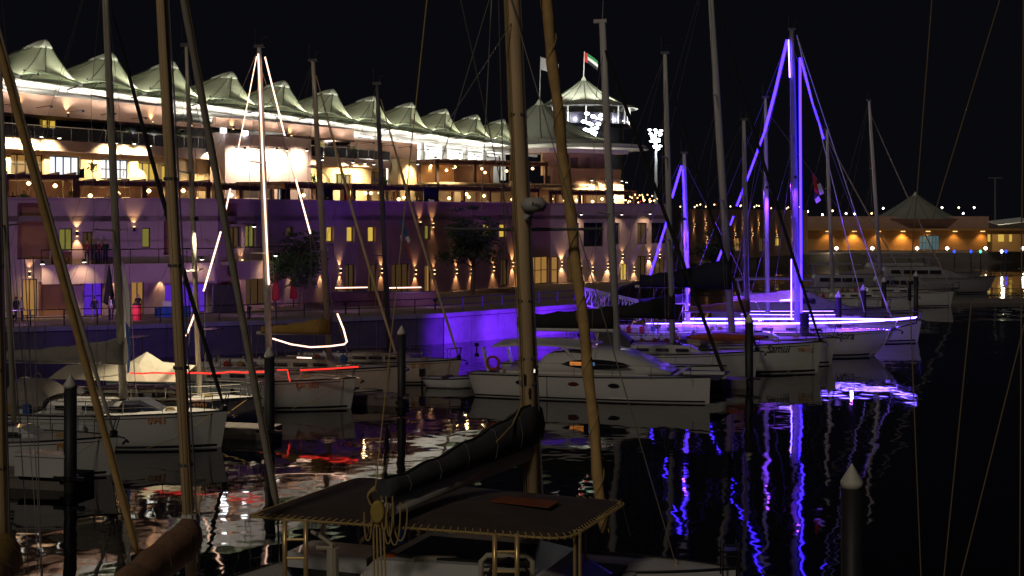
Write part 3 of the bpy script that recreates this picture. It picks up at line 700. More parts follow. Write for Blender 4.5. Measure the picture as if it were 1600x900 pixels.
# terrace furniture: screens, signs, planters, parasols
def planter(ln, px, label, z=ZT, h=1.4, out=-1.2, m_=LEAFP, n=70):
    p = ln.P(ln.s_at(px), z, out); T = thing('potted_plant', label, 'plant', p, group='potted plants on the terraces')
    m = MB(); m.lathe([(.25, .003), (.36, .5), (.33, .52)], 10, p); m.build('pot', BROWN, T, world=True)
    m = MB(); m.tube([p + Vector((0, 0, .5)), p + Vector((0, 0, h))], .04, 5); m.build('stem', BARK, T, world=True)
    m = MB(); rnd = random.Random(px)
    for k in range(n):
        a = rnd.uniform(0, 6.28); e = rnd.uniform(.1, 1.3); L = rnd.uniform(.5, .95); d = Vector((math.cos(a) * math.cos(e), math.sin(a) * math.cos(e), math.sin(e)))
        q = p + Vector((0, 0, h + rnd.uniform(-.5, .1))); s = d.cross(Vector((0, 0, 1))).normalized() * .07; mid_ = q + d * L * .6; end = q + d * L - Vector((0, 0, .35 * L))
        m.add([q - s * .3, q + s * .3, mid_ + s, mid_ - s, end], [(0, 1, 2, 3), (3, 2, 4)])
    m.build('foliage', m_, T, world=True)
for px, ln_, z, lb, h in ((40, PL[0], ZT, 'leafy potted plant under the leftmost pergola', 1.3), (118, PL[0], ZT, 'bushy potted plant between the two left pergolas', 1.4), (128, UP, ZT, 'tall potted palm against the bright shop window', 3.9), (172, PL[0], ZT, 'potted plant beside the left arch hood', 1.1),
                          (475, UP, ZT, 'yellow-green lit potted palm beside the second arch hood', 3.7), (588, UP, ZT, 'potted palm right of the second arch hood', 3.6), (27, UP, 15.36, 'green shrub on the upper balcony at the far left', .9), (197, UP, 15.36, 'dark shrub on the upper balcony behind the tall mast', .9), (278, UP, 15.36, 'dark shrub on the upper balcony beside the second mast', 1.0), (550, UP, 15.36, 'broad green shrub on the balcony above the second arch', .9)):
    planter(ln_, px, lb, z, h, out=(1.2 if ln_ is UP and z < 12 else .2) if ln_ is UP else -1.6)
def screen(ln, r, m_, label, cat, name, out=-.8, txt=None, tm=None, z=None):
    o = ln.rect(r); z0 = o[2] if z is None else z; T = thing(name, label, cat, ln.P((o[0] + o[1]) / 2, z0, out))
    m = MB(); obox(m, ln, o[0], o[1], z0 + .003, o[3], out - .06, out); m.build('panel', m_, T, world=True)
    for t in (o[0], o[1]):
        m = MB(); obox(m, ln, t - .05, t + .05, z0 + .003, o[3] + .06, out - .09, out + .03); m.build('frame_post', DARK, T, world=True)
    if txt: text(txt, .34, tm or SIGNW, T, XF[T.name].inverted() @ ln.P((o[0] + o[1]) / 2, (z0 + o[3]) / 2, out + .02), ln.d)
    return T
screen(PL[2], (672, 293, 694, 314), CANVN, 'navy canvas screen with small white lettering on the terrace', 'screen', 'canvas_screen', -.7, 'Marina', z=ZT)
screen(PL[1], (482, 296, 499, 316), SCREEN, 'bright blue television screen on the terrace by the second arch', 'screen', 'television', -3, z=ZT)
screen(PL[1], (452, 295, 465, 318), CANVB, 'black canvas screen left of the television on the terrace', 'screen', 'canvas_screen', -.8, z=ZT)
screen(PL[1], (518, 294, 532, 318), CANVB, 'black canvas screen right of the television on the terrace', 'screen', 'canvas_screen', -.8, z=ZT)
screen(PL[0], (147, 260, 153, 275), CANVN, 'small dark poster stand between two lit shop fronts', 'sign', 'poster_stand', -6.5)
screen(PL[0], (328, 445, 366, 490), CANVB, 'large black folding screen on the quay behind the flagpoles', 'screen', 'folding_screen', .8, z=ZP)
for k, px in enumerate((565, 572, 579)):
    p = PL[2].P(PL[2].s_at(px), ZT, -2.0); T = thing('parasol', 'red folded parasol on the terrace, %s of the red three' % ('leftmost', 'middle', 'rightmost')[k], 'parasol', p, group='folded red parasols')
    MB().tube([p, p + Vector((0, 0, 2.7))], .04, 6).build('pole', DARK, T, world=True)
    MB().lathe([(.06, 2.75), (.16, 2.2), (.24, 1.0), (.2, .85)], 8, p).build('folded_cloth', RED, T, world=True)
for px, y0, y1, ln_, lb in ((398, 428, 458, PL[1], 'red folded parasol left of the white lit mast on the quay'), (426, 426, 456, PL[1], 'red folded parasol right of the white lit mast on the quay'), (163, 416, 500, PL[0], 'tall black folded parasol on the quay at left')):
    p = ln_.P(ln_.s_at(px), ZP, 2.0); zz = zat(y0, p.y); T = thing('parasol', lb, 'parasol', p)
    MB().tube([p, (p.x, p.y, zz)], .05, 6).build('pole', DARK, T, world=True)
    h = zz - ZP
    MB().lathe([(.04, h + .1), (.16, h * .8), (.42 if px == 163 else .3, h * .3), (.2, h * .25)], 9, p).build('folded_cloth', CANVB if px == 163 else RED, T, world=True)

# ------------------------------------------------------------------ quay side: bins, tables, banner flags, purple floods
def stall(px, y0, px1, y1, out, m_, label):
    ln = PL[0]; s0, s1 = ln.s_at(px), ln.s_at(px1); Yv = ln.P((s0 + s1) / 2, 0, out).y; z1 = zat(y0, Yv)
    T = thing('draped_table', label, 'table', ln.P((s0 + s1) / 2, ZP, out))
    m = MB(); obox(m, ln, s0, s1, z1 - .05, z1, out - .5, out + .5); m.build('table_top', WHITE, T, world=True)
    m = MB(); n = 14
    for f in (out + .52, out - .52):
        m.loft([[ln.P(s0 + (s1 - s0) * i / n, z, f + .05 * math.sin(i * 2.3) * k_) for i in range(n + 1)] for z, k_ in ((z1, 0), (ZP + .05, 1))], cap=False, closed=False)
    m.build('drape', m_, T, world=True, smooth=True)
    return T, z1, ln, s0, s1
T, z1, ln_, s0, s1 = stall(228, 479, 276, 505, 3.6, BLUE, 'long table with a blue drape on the quay')
bx_ = thing('cardboard_box', 'pale box standing on the blue draped table', 'box', ln_.P(s0 + 1, z1 + .003, 3.6))
m = MB(); obox(m, ln_, s0 + .5, s0 + 1.5, z1 + .003, z1 + .4, 3.35, 3.85); m.build('carton', WHITEC, bx_, world=True)
m = MB(); obox(m, ln_, s0 + .48, s0 + 1.52, z1 + .36, z1 + .41, 3.33, 3.87); m.build('lid', WHITE, bx_, world=True)
p = W(214, 505, 97); bn = thing('litter_bin', 'red litter bin on the quay left of the blue table', 'bin', (p.x, p.y, ZP))
MB().lathe([(.28, .003), (.34, .9), (.30, 1.05)], 12, (p.x, p.y, ZP)).build('body', RED, bn, world=True)
MB().lathe([(.36, 1.05), (.3, 1.16), (.1, 1.2)], 12, (p.x, p.y, ZP)).build('lid', DARK, bn, world=True)

def person(px, py, Y, label, top=CLOTHK, legs=CLOTHK, rz=0., z=ZP, pose=0):
    me = bpy.data.meshes.new('p'); a = pose * .12
    V = [(0, 0, .95), (0, 0, 1.15), (0, 0, 1.38), (0, 0, 1.48), (0, .02, 1.60), (0, .03, 1.72),
         (.1, 0, .90), (.11, .02 + a, .5), (.11, a * 1.2, .08), (.11, .12 + a, .04), (-.1, 0, .90), (-.11, .02 - a, .5), (-.11, -a * 1.2, .08), (-.11, .12 - a, .04),
         (.19, 0, 1.38), (.25, -.02, 1.12), (.24, .10 + a, .90), (.24, .14 + a, .80), (-.19, 0, 1.38), (-.25, -.02, 1.12), (-.24, .10 - a, .90), (-.24, .14 - a, .80)]
    E = [(0, 1), (1, 2), (2, 3), (3, 4), (4, 5), (0, 6), (6, 7), (7, 8), (8, 9), (0, 10), (10, 11), (11, 12), (12, 13), (2, 14), (14, 15), (15, 16), (16, 17), (2, 18), (18, 19), (19, 20), (20, 21)]
    RAD = [.14, .13, .14, .06, .09, .085, .09, .065, .045, .035, .09, .065, .045, .035, .07, .05, .04, .035, .07, .05, .04, .035]
    me.from_pydata(V, E, []); o = bpy.data.objects.new('p', me); COL.objects.link(o)
    md = o.modifiers.new('s', 'SKIN'); md2 = o.modifiers.new('d', 'SUBSURF'); md2.levels = 1
    if not me.skin_vertices: 
        bpy.context.view_layer.objects.active = o
    for i, r in enumerate(RAD): me.skin_vertices[0].data[i].radius = (r, r * .85)
    me.skin_vertices[0].data[0].use_root = True
    bpy.context.view_layer.update()
    nm = bpy.data.meshes.new_from_object(o.evaluated_get(bpy.context.evaluated_depsgraph_get())); bpy.data.objects.remove(o)
    nm.materials.clear()
    for q in (legs, top, SKIN, CLOTHK): nm.materials.append(q)
    for f in nm.polygons:
        c = f.center; f.use_smooth = True
        f.material_index = 3 if c.z > 1.68 or (c.z > 1.56 and c.y < 0) else 2 if c.z > 1.45 or (abs(c.x) > .19 and c.z < 1.0) else 1 if c.z > .92 else 0
    nm.name = 'person'; p = W(px, py, Y)
    zmin = min(v.co.z for v in nm.vertices)
    for v in nm.vertices: v.co.z -= zmin
    ob = bpy.data.objects.new('person', nm); COL.objects.link(ob); ob.location = (p.x, p.y, z + .003); ob.rotation_euler = (0, 0, rz)
    tag(ob, label, 'person', 'people on the quay and terraces')
person(148, 505, 96, 'person in dark clothes seen from behind, walking before the purple panel', CLOTHK, CLOTHW, .2, pose=2)
person(172, 500, 97, 'person in pale top standing by the tall black parasol', CLOTHW, CLOTHK, 2.2)
person(180, 500, 98, 'person in black standing right of the tall black parasol', CLOTHK, CLOTHK, 2.8, pose=1)
person(216, 496, 99, 'person in black standing behind the red litter bin', CLOTHK, CLOTHK, 3.0)
person(25, 500, 96, 'person in black at the far left end of the quay', CLOTHK, CLOTHK, 1., pose=1)
person(34, 500, 96, 'person in a pale top next to the black clad one at far left', CLOTHW, CLOTHK, -1.)
for k, (px, tp, lb) in enumerate(((136, CLOTHR, 'person in dark red leaning on the first floor balcony, leftmost of four'), (146, CLOTHK, 'tallest dark figure on the first floor balcony'), (153, CLOTHR, 'short red clad figure on the first floor balcony'), (165, CLOTHK, 'dark figure at the right end of the balcony group'))):
    q = PL[0].P(PL[0].s_at(px), 0, .55); person(px, 392, q.y, lb, tp, CLOTHK, 3.0, z=5.95)

for k, (sg, px, tp, lb) in enumerate(((0, 20, CLOTHK, 'dark figure under the leftmost pergola'), (0, 88, CLOTHW, 'pale figure under the leftmost pergola near its right end'), (0, 186, CLOTHK, 'dark figure below the left arch hood'), (0, 232, CLOTHR, 'red clad figure right of the left arch hood'), (1, 412, CLOTHK, 'dark figure on the terrace by the white lit mast'), (1, 512, CLOTHK, 'dark figure between the two black terrace screens'), (2, 612, CLOTHW, 'pale figure on the terrace below the blank lit wall'), (2, 655, CLOTHK, 'dark figure left of the navy canvas screen'), (2, 722, CLOTHK, 'dark figure on the terrace above the leafy tree'), (2, 762, CLOTHW, 'pale figure on the terrace above the yellow windows'), (3, 905, CLOTHK, 'dark figure at the right end pergola'), (3, 948, CLOTHR, 'red clad figure at the right end pergola near the slim mast'))):
    q = PL[sg].P(PL[sg].s_at(px), 0, -2.4); person(px, 320, q.y, lb, tp, CLOTHK, k * 1.3, z=ZT, pose=k % 2)

def feather(px, y0, y1, Y, m1, m2, label, lean=.25, zb=ZP):
    b = W(px, y1, Y); b.z = zb; t = W(px + lean, y0, Y); T = thing('banner_flag', label, 'flag', b)
    MB().tube([b, t], [.04, .02], 6).build('pole', WHITE, T, world=True)
    h = t.z - b.z; m = MB(); n = 10
    for off in (0, .03):
        m.loft([[b.lerp(t, .25 + .73 * i / n) + Vector((.02, off, 0)), b.lerp(t, .25 + .73 * i / n) + Vector((.55 * math.sin(math.pi * (.15 + .8 * (1 - i / n))) * .45 + .03 * math.sin(i), off, -.3))] for i in range(n + 1)], cap=False, closed=False)
    m.mi = [0 if (i % n) >= n * .5 else 1 for i in range(2 * n)]
    m.build('cloth', [m1, m2], T, world=True, smooth=True)
feather(200, 408, 600, 62, WHITEC, BLUE, 'white, red and blue ensign hanging beside the grey sail cover mast', -8, zb=.6)

def purple_flood(px, Y, power, aim, label, z=.35, ang=130, col=(.13, .015, 1.)):
    p = pv(px, Y); p.z = z; hb_ = min(.75, z); T = thing('purple_floodlight', label, 'floodlight', p - Vector((0, 0, hb_)), group='purple floodlights on the pontoons')
    MB().bar(p - Vector((0, 0, hb_)), p, .1).build('stand', DARK, T, world=True)
    MB().box(p, (.3, .2, .22)).build('housing', DARK, T, world=True)
    lamp('SPOT', p + Vector((0, .25, .2)), power, col, T, aim, ang, .6, .3)
for i, (px, Y, pw_) in enumerate(((20, 90.5, 400), (190, 94.5, 400), (390, 98.5, 400), (540, 103, 400), (680, 108, 400))):
    purple_flood(px, Y, pw_, (-.1, 1, .55), 'purple floodlight on the promenade edge facing the building, %s' % ('far left', 'second from left', 'middle', 'second from right', 'far right')[i], z=ZP + .75, ang=140, col=(.55, .26, .85))
for i, (px, Y) in enumerate(((745, 99), (830, 102.5), (905, 107))):
    purple_flood(px, Y, 3600, (-.15, 1, .02), 'purple floodlight facing the bright quay wall, %s' % ('left one', 'middle one', 'right one')[i], ang=95)
purple_flood(150, 86, 260, (-.1, 1, .0), 'weak purple floodlight before the left quay wall')
purple_flood(330, 88, 200, (-.1, 1, .0), 'weak purple floodlight before the middle quay wall')
purple_flood(1010, 118, 2600, (-.55, 1, .12), 'strong purple floodlight by the gangway facing the right end of the building', ang=110, col=(.42, .17, 1.))

# ------------------------------------------------------------------ trees on the quay
def tree(px, py, Y, h, w, label, seed, flat=True):
    rnd = random.Random(seed); b = W(px, py, Y); b.z = ZP; T = thing('quay_tree', label, 'tree', b)
    m = MB(); m.tube([b, b + Vector((.1, 0, h * .3)), b + Vector((0, .1, h * .55))], [.22, .17, .12], 8); tr = m.build('trunk', BARK, T, world=True)
    m = MB(); lv = MB()
    for k in range(16):
        a = rnd.uniform(0, 6.28); s = b + Vector((0, 0, h * rnd.uniform(.28, .55))); L = w * rnd.uniform(.35, 1.); e = s + Vector((math.cos(a) * L, math.sin(a) * L, h * rnd.uniform(.05, .42)))
        m.tube([s, s.lerp(e, .5) + Vector((0, 0, .25)), e], [.08, .05, .02], 5)
        for c in range(9):
            cc = s.lerp(e, rnd.uniform(.4, 1.05)) + Vector((rnd.gauss(0, .45), rnd.gauss(0, .45), rnd.gauss(.15, .22)))
            for q in range(22):
                p = cc + Vector((rnd.gauss(0, .36), rnd.gauss(0, .36), rnd.gauss(0, .16))); d = Vector((rnd.gauss(0, 1), rnd.gauss(0, 1), rnd.gauss(0, .5))).normalized() * rnd.uniform(.14, .26); u = d.orthogonal().normalized() * .07
                lv.add([p - d, p + u, p + d, p - u], [(0, 1, 2, 3)])
    for k in range(7):                      # thin top sprays
        a = rnd.uniform(0, 6.28); s = b + Vector((0, 0, h * .7)); e = s + Vector((math.cos(a) * w * .45, math.sin(a) * w * .4, h * rnd.uniform(.15, .38)))
        m.tube([s, e], [.04, .015], 4)
        for q in range(40):
            p = e + Vector((rnd.gauss(0, .3), rnd.gauss(0, .3), rnd.gauss(0, .1))); d = Vector((rnd.gauss(0, 1), rnd.gauss(0, 1), rnd.gauss(0, .4))).normalized() * .22; u = d.orthogonal().normalized() * .06
            lv.add([p - d, p + u, p + d, p - u], [(0, 1, 2, 3)])
    m.build('limbs', BARK, T, world=True); lv.build('crown', LEAF, T, world=True)
tree(738, 462, 128, 7.6, 3.1, 'broad dark leafy tree in front of the yellow windows', 3)
tree(470, 480, 108, 5.6, 2.4, 'smaller dark tree on the quay left of the pub door', 8)
tree(1120, 430, 150, 5.6, 2.2, 'dark palm-like tree right of the podium corner', 12)

# pub bar counters and seats (dim)
for px, lb in ((556, 'long dark bar counter outside the pub with a white light strip'), (640, 'second dark bar counter near the pub doorway')):
    p = W(px, 470, 112); T = thing('bar_counter', lb, 'counter', (p.x, p.y, ZP)); rz = math.atan2(PL[1].d.y, PL[1].d.x)
    m = MB(); m.box((p.x, p.y, ZP + .55), (4.2, .6, 1.1), rz * .3); m.build('body', WOOD, T, world=True)
    m = MB(); m.box((p.x, p.y, ZP + 1.13), (4.5, .8, .06), rz * .3); m.build('top', DARK, T, world=True)
    m = MB(); m.box((p.x - .3, p.y - .45, ZP + 1.5), (2.6, .06, .08), rz * .3); m.build('light_strip', LEDC, T, world=True)
    for s_ in (-1, 1): MB().bar((p.x - .3 + s_ * 1.2, p.y - .4, ZP + 1.16), (p.x - .3 + s_ * 1.2, p.y - .4, ZP + 1.5), .05).build('strip_post', DARK, T, world=True)

# string lights on the right end of the terrace
sl = thing('terrace_lights', 'string of small warm lights along the right terrace parapet', 'lights', PL[3].P(PL[3].s_at(985), ZR, -.3))
rnd = random.Random(5)
for i in range(46):
    q = PL[3].P(PL[3].s_at(968 + i * 1.75), ZR + .2 + rnd.uniform(0, .9), -.6 - rnd.uniform(0, 2)) if i < 42 else PL[3].P(PL[3].s_at(1040), ZR + .4, -.6 - i * .05)
    m = MB(); m.lathe([(.03, .08), (.08, 0), (.03, -.08)], 6, q); m.build('bulb', WARM if rnd.random() < .5 else LEDR if rnd.random() < .3 else WARM, sl, world=True)

# ------------------------------------------------------------------ far wing and far low building
fw = thing('far_wing', 'low brown far wing of the marina with small wall lamps', 'building', pv(1120, 225))
FLn = Line(pv(1072, 215), pv(1262, 262))
ops = [FLn.rect(r) for r in ((1130, 372, 1140, 392), (1148, 372, 1157, 392), (1212, 372, 1219, 384), (1186, 372, 1194, 392))]
for o, mm in zip(ops, (DWIN, OWIN, YWIN, DWIN)): window(FLn, o, mm, fw, 2 if o[1] - o[0] > 1 else 1)
wall(FLn, 0, FLn.L, ZP, 10.3, ops, TERRA, fw, 'wall')
for px, py in ((1084, 352), (1102, 350), (1160, 350), (1185, 350), (1104, 372), (1148, 366), (1175, 366), (1213, 368), (1238, 367)): sconce(FLn, px, py, fw, 60, 60)
for i in range(26):
    q = FLn.P(FLn.L * (i + .5) / 26, 10.5 + rnd.uniform(0, .7), -.5 - rnd.uniform(0, 2)); m = MB(); m.lathe([(.04, .12), (.11, 0), (.04, -.12)], 6, q)
    m.build('roof_lamp', WARM if rnd.random() < .92 else LEDR, fw, world=True)

fb = thing('far_low_building', 'long low ochre building across the water with a row of wall lamps', 'building', pv(1420, 288))
OCH = mat('ochre_plaster', (.42, .22, .07), .85, var=.15, scale=.3)
FB = Line(pv(1180, 290), pv(1625, 290))
ops = [FB.rect((1437, 368, 1468, 391))]
window(FB, (ops[0][0], ops[0][1], ZP + .03, ops[0][3]), mat('shop_glass', (.05, .08, .1), .3, var=0, emit=(.25, .5, .6), es=.16), fb, 6, 2)
wall(FB, 0, FB.L, ZP, zat(359, 290), [(ops[0][0], ops[0][1], ZP + .03, ops[0][3])], OCH, fb, 'wall')
up2 = Line(pv(1180, 294), pv(1545, 294)); wall(up2, 0, up2.L, zat(362, 294), zat(338, 294), [], TERRA, fb, 'parapet_wall')
m = MB(); obox(m, FB, -1, FB.L, zat(360, 290), zat(357, 290), -4, 2.4); m.build('eaves', OCH, fb, world=True)
for px in (1214, 1292, 1333, 1371, 1409, 1448, 1490, 1533): 
    p = FB.at(px, 362, 1.0); MB().lathe([(.5, .0), (.45, .15)], 10, p).build('eaves_lamp', mat('eaves_glow', (.02, .02, .02), var=0, emit=(1., .62, .22), es=2.0), fb, world=True)
    lamp('SPOT', p - Vector((0, 0, .2)), 900 if px in (1333, 1409) else 300, (1., .58, .18), fb, (0, .35, -1), 110, .8, .3)
rt_ = round_tent('far_tent', 'grey conical tent roof above the low ochre building', 'tent', (pv(1430, 300).x, 300), 9.5, zat(342, 300), zat(302, 300), FABG, FABR2, 10, 1.25)
aw = thing('far_kiosk', 'pale kiosk with a white slanted awning at the right edge', 'kiosk', pv(1580, 275))
m = MB(); q = W(1560, 375, 275); m.box((W(1578, 0, 278).x, 278, ZP + 1.7), (8, 3, 3.4)); m.build('body', OCH, aw, world=True)
m = MB(); a, b = W(1560, 352, 274), W(1612, 346, 274); m.hexa([a, b, b + Vector((0, 6, .6)), a + Vector((0, 6, .6)), a + Vector((0, 0, .15)), b + Vector((0, 0, .15)), b + Vector((0, 6, .8)), a + Vector((0, 6, .8))]); m.build('awning', CEIL, aw, world=True)
for px in (1546, 1565, 1580): 
    q = W(px, 372, 276); MB().box((q.x, 276.3, q.z), (1.1 if px == 1565 else .5, .1, 1.4)).build('lit_window', YWIN, aw, world=True)
lamp('POINT', W(1567, 362, 272), 260, (1., .9, .6), aw, rad=.3)
def bollard_lamp(px, label):
    p = W(px, 388, 268); T = thing('quay_lamp', label, 'lamp', (p.x, p.y, ZP), group='globe lamps on the far quay')
    MB().tube([(p.x, p.y, ZP), (p.x, p.y, p.z - .2)], .08, 6).build('post', DARK, T, world=True)
    MB().lathe([(.05, -.32), (.30, -.15), (.34, 0), (.30, .15), (.05, .32)], 10, p).build('globe', HOT, T, world=True)
    lamp('POINT', p + Vector((0, -.6, 0)), 240, (1., .8, .5), T, rad=.3)
for px, lb in ((1307, 'white globe lamp on the far quay, leftmost by the lit mast'), (1363, 'white globe lamp on the far quay behind the slim right mast'), (1433, 'white globe lamp just left of the blue shop window'), (1480, 'white globe lamp just right of the blue shop window'), (1540, 'white globe lamp left of the pale kiosk'), (1598, 'white globe lamp at the right frame edge')): bollard_lamp(px, lb)
for px, py, lb in ((1425 + 130, 278, 'tall thin unlit light mast above the kiosk'),):
    p = W(px, py, 320); T = thing('light_mast', lb, 'lamp post', (p.x, p.y, ZP)); MB().tube([(p.x, p.y, ZP), p], [.3, .18], 6).build('pole', ALUD, T, world=True); MB().bar(p - Vector((1.6, 0, 0)), p + Vector((1.6, 0, 0)), .25).build('crossarm', ALUD, T, world=True)
spots = ((1228, 333), (1262, 332), (1285, 337), (1301, 331), (1322, 335), (1335, 336), (1362, 335), (1380, 327), (1472, 326), (1498, 326), (1505, 335), (1522, 326))
for k, (px, py) in enumerate(spots):
    p = W(px, py, 420); T = thing('distant_street_lamp', 'tiny distant street lamp on the skyline above the low ochre building', 'lamp', (p.x, p.y, ZP), group='tiny distant lamps on the skyline')
    MB().tube([(p.x, p.y, ZP), p], .1, 5).build('post', DARK, T, world=True); MB().lathe([(.1, -.3), (.34, 0), (.1, .3)], 8, p + Vector((0, 0, .3))).build('globe', HOT if k % 3 else WARM, T, world=True)

# ------------------------------------------------------------------ piles and pontoons
def pile(px, ptop, r, label, mm=PILEM, cap=True, Y=None, collar=True):
    Y = Y or 5.45 * F / (ptop - HY); p = W(px, ptop, Y); T = thing('mooring_pile', label, 'pile', (p.x, p.y, 0), group='mooring piles with pale cone caps' if cap else None)
    hc = r * 2.15
    MB().lathe([(r, -3), (r, p.z - hc)], 20, (p.x, p.y, 0)).build('sleeve', mm, T, world=True, smooth=True)
    if cap: MB().lathe([(r * 1.04, p.z - hc - .02), (r * 1.04, p.z - hc * .78), (r * .12, p.z - .03), (.01, p.z)], 20, (p.x, p.y, 0)).build('cap', CAPM, T, world=True, smooth=True)
    if collar:
        m = MB(); m.lathe([(r * 1.25, .42), (r * 1.25, .58)], 14, (p.x, p.y, 0)); m.bar((p.x - r * 2.6, p.y, .5), (p.x + r * 2.6, p.y - .3, .5), .12); m.build('guide_collar', STEEL, T, world=True)
    return p
pile(1331, 724, .235, 'nearest mooring pile with cream cone cap, alone at lower right', collar=False)
pile(110, 584, .215, 'mooring pile with cone cap in front of the white yacht at far left')
pile(421, 540, .215, 'mooring pile with cone cap at the navy bow')
pile(627.5, 508, .205, 'mooring pile with cone cap before the cream hull')
pile(1170.5, 490, .225, 'mooring pile with cone cap right of the catamaran')
pile(1310, 454, .22, 'violet lit mooring pile with cone cap right of the bright blue mast')
pile(1349, 444, .22, 'dim mooring pile with cone cap, second right of the bright mast')
pile(1381, 432, .22, 'dim mooring pile with cone cap left of the moored motor boats')
pile(1431, 424, .22, 'farthest dim mooring pile with cone cap by the motor boats')
pile(1257, 474, .30, 'dark mooring pile without cap directly right of the bright mast', CANVN, False, Y=92)
def pontoon(label, a, b, w=1.4):
    a, b = Vector((a.x, a.y, 0)), Vector((b.x, b.y, 0)); d = (b - a); L = d.length; d.normalize(); n = Vector((d.y, -d.x, 0)) * w / 2
    T = thing('pontoon', label, 'pontoon', a, group='floating pontoons'); k = max(2, int(L / 1.6))
    m = MB(); z0, z1 = Vector((0, 0, -.35)), Vector((0, 0, .38)); m.hexa([a + n + z0, b + n + z0, b - n + z0, a - n + z0, a + n + z1, b + n + z1, b - n + z1, a - n + z1]); m.build('float', PONT, T, world=True)
    for i in range(k):
        p, q = a + d * (L * i / k + .015), a + d * (L * (i + 1) / k - .015); n2 = n * 1.06; z0, z1 = Vector((0, 0, .383)), Vector((0, 0, .48))
        m = MB(); m.hexa([p + n2 + z0, q + n2 + z0, q - n2 + z0, p - n2 + z0, p + n2 + z1, q + n2 + z1, q - n2 + z1, p - n2 + z1]); m.build('deck_plank', PONT, T, world=True)
    return T
hd = Vector((math.cos(R(-14)), math.sin(R(-14)), 0))
def finger(px, ring, label, L=11):
    p = W(px, ring, 9.0 * F / (ring - HY)); p.z = 0; pontoon(label, p + Vector((0, .9, 0)), p + Vector((0, .9, 0)) - hd * L)
finger(118, 747, 'finger pontoon at the leftmost white yacht'); finger(425, 671, 'finger pontoon behind the navy bow pile', 12); finger(630, 620, 'finger pontoon at the cream hull', 9); finger(1172, 594, 'finger pontoon right of the catamaran', 10)
pontoon('long main pontoon running below the quay wall', pv(-60, 66), pv(640, 92), 2.2)
# white dock box by the left pile
p = wl(70, 742, .5); p.z = .483; T = thing('dock_box', 'white dock locker on the pontoon at far left', 'locker', p)
MB().box((p.x, p.y, .483 + .35), (1.9, .7, .7), R(-14)).build('body', GEL, T, world=True); MB().box((p.x, p.y, .483 + .75), (2.0, .8, .1), R(-14)).build('lid', GEL, T, world=True)

# ------------------------------------------------------------------ boats
def half_beam(u, B):
    if u < .45: return B / 2 * (.80 + .20 * math.sin(math.pi / 2 * u / .45))
    return max(.02, B / 2 * (1 - ((u - .45) / .55) ** 2.3))
def sheer(u, fb): return fb * (.86 + .14 * u * u)
def hull_parts(T, L, B, fb, hm, dm=None, stripe=STRIPE, yoff=0., rake=.28, sheer_line=True, name='hull'):
    N = 18; rings = []
    def pt(u, y, z, zs): return Vector((-L / 2 + L * u - rake * max(0, 1 - max(z, 0) / zs) * max(0, (u - .6) / .4) ** 2 + .35 * (1 - max(z, -.2) / zs) * max(0, (.15 - u) / .15), y + yoff, z))
    for i in range(N + 1):
        u = i / N; b = half_beam(u, B); zs = sheer(u, fb)
        half = [(b, zs), (.985 * b, .62 * zs), (.95 * b, .3 * zs), (.86 * b, .0), (.55 * b, -.4), (0, -.6)]
        rings.append([pt(u, y, z, zs) for y, z in half] + [pt(u, -y, z, zs) for y, z in reversed(half[:-1])])
    m = MB(); m.loft(rings, cap=False, closed=False); m.f.append(tuple(range(11))[::-1])
    h = m.build(name, hm, T, smooth=True)
    m = MB(); m.loft([[r[0] + Vector((0, -.01, -.01)), (r[0] + r[-1]) / 2 + Vector((0, 0, .07 * half_beam(i / N, B))), r[-1] + Vector((0, .01, -.01))] for i, r in enumerate(rings)], cap=False, closed=False)
    m.build('deck', dm or DECKM, T, smooth=True)
    for sgn in (1, -1):
        def side(u, f, o=.014):
            b = half_beam(u, B); zs = sheer(u, fb); z = f * zs
            y = b * (1 if f > .99 else .985 + .015 * (f - .62) / .38 if f > .62 else .95 + .035 * (f - .3) / .32 if f > .3 else .86 + .09 * f / .3)
            return pt(u, sgn * (y + o), z, zs)
        for f0, f1, nm in ((.04, .11, 'boot_stripe'),) + (((.90, .925, 'sheer_line'),) if sheer_line else ()):
            m = MB(); m.loft([[side(i / N * .985, f0, .004 if nm == 'sheer_line' else .012), side(i / N * .985, f1, .008)] for i in range(N + 1)], cap=False, closed=False); m.build(nm, stripe, h, smooth=True)
        m = MB(); m.tube([pt(i / N, sgn * half_beam(i / N, B), sheer(i / N, fb) + .02, sheer(i / N, fb)) for i in range(N + 1)], .035, 5); m.build('toe_rail', STEEL, T)
    return h
def local(T, p): return XF[T.name].inverted() @ Vector(p)
def lifelines(T, L, B, fb, u0=.05, u1=.93, n=7, h=.62, led=None, ledh=None):
    for sgn in (1, -1):
        tops = []
        for i in range(n + 1):
            u = u0 + (u1 - u0) * i / n; p = Vector((-L / 2 + L * u, sgn * (half_beam(u, B) - .08), sheer(u, fb)))
            tops.append(p + Vector((0, 0, h))); MB().tube([p, tops[-1]], .016, 5).build('stanchion', STEEL, T)
        for k in (1., .5):
            MB().tube([t - Vector((0, 0, h * (1 - k))) for t in tops], .009, 4).build('lifeline', WIRE, T)
    bw = Vector((L / 2 + .1, 0, sheer(1, fb))); u = u1; pl = [Vector((-L / 2 + L * u, s * (half_beam(u, B) - .08), sheer(u, fb) + h)) for s in (1, -1)]
    m = MB(); m.tube([pl[0], bw + Vector((-.1, .14, h + .05)), bw + Vector((-.1, -.14, h + .05)), pl[1]], .02, 6)
    m.tube([bw + Vector((-.1, .14, h + .05)), bw + Vector((-.3, .12, 0))], .02, 6); m.tube([bw + Vector((-.1, -.14, h + .05)), bw + Vector((-.3, -.12, 0))], .02, 6); m.build('pulpit', STEEL, T)
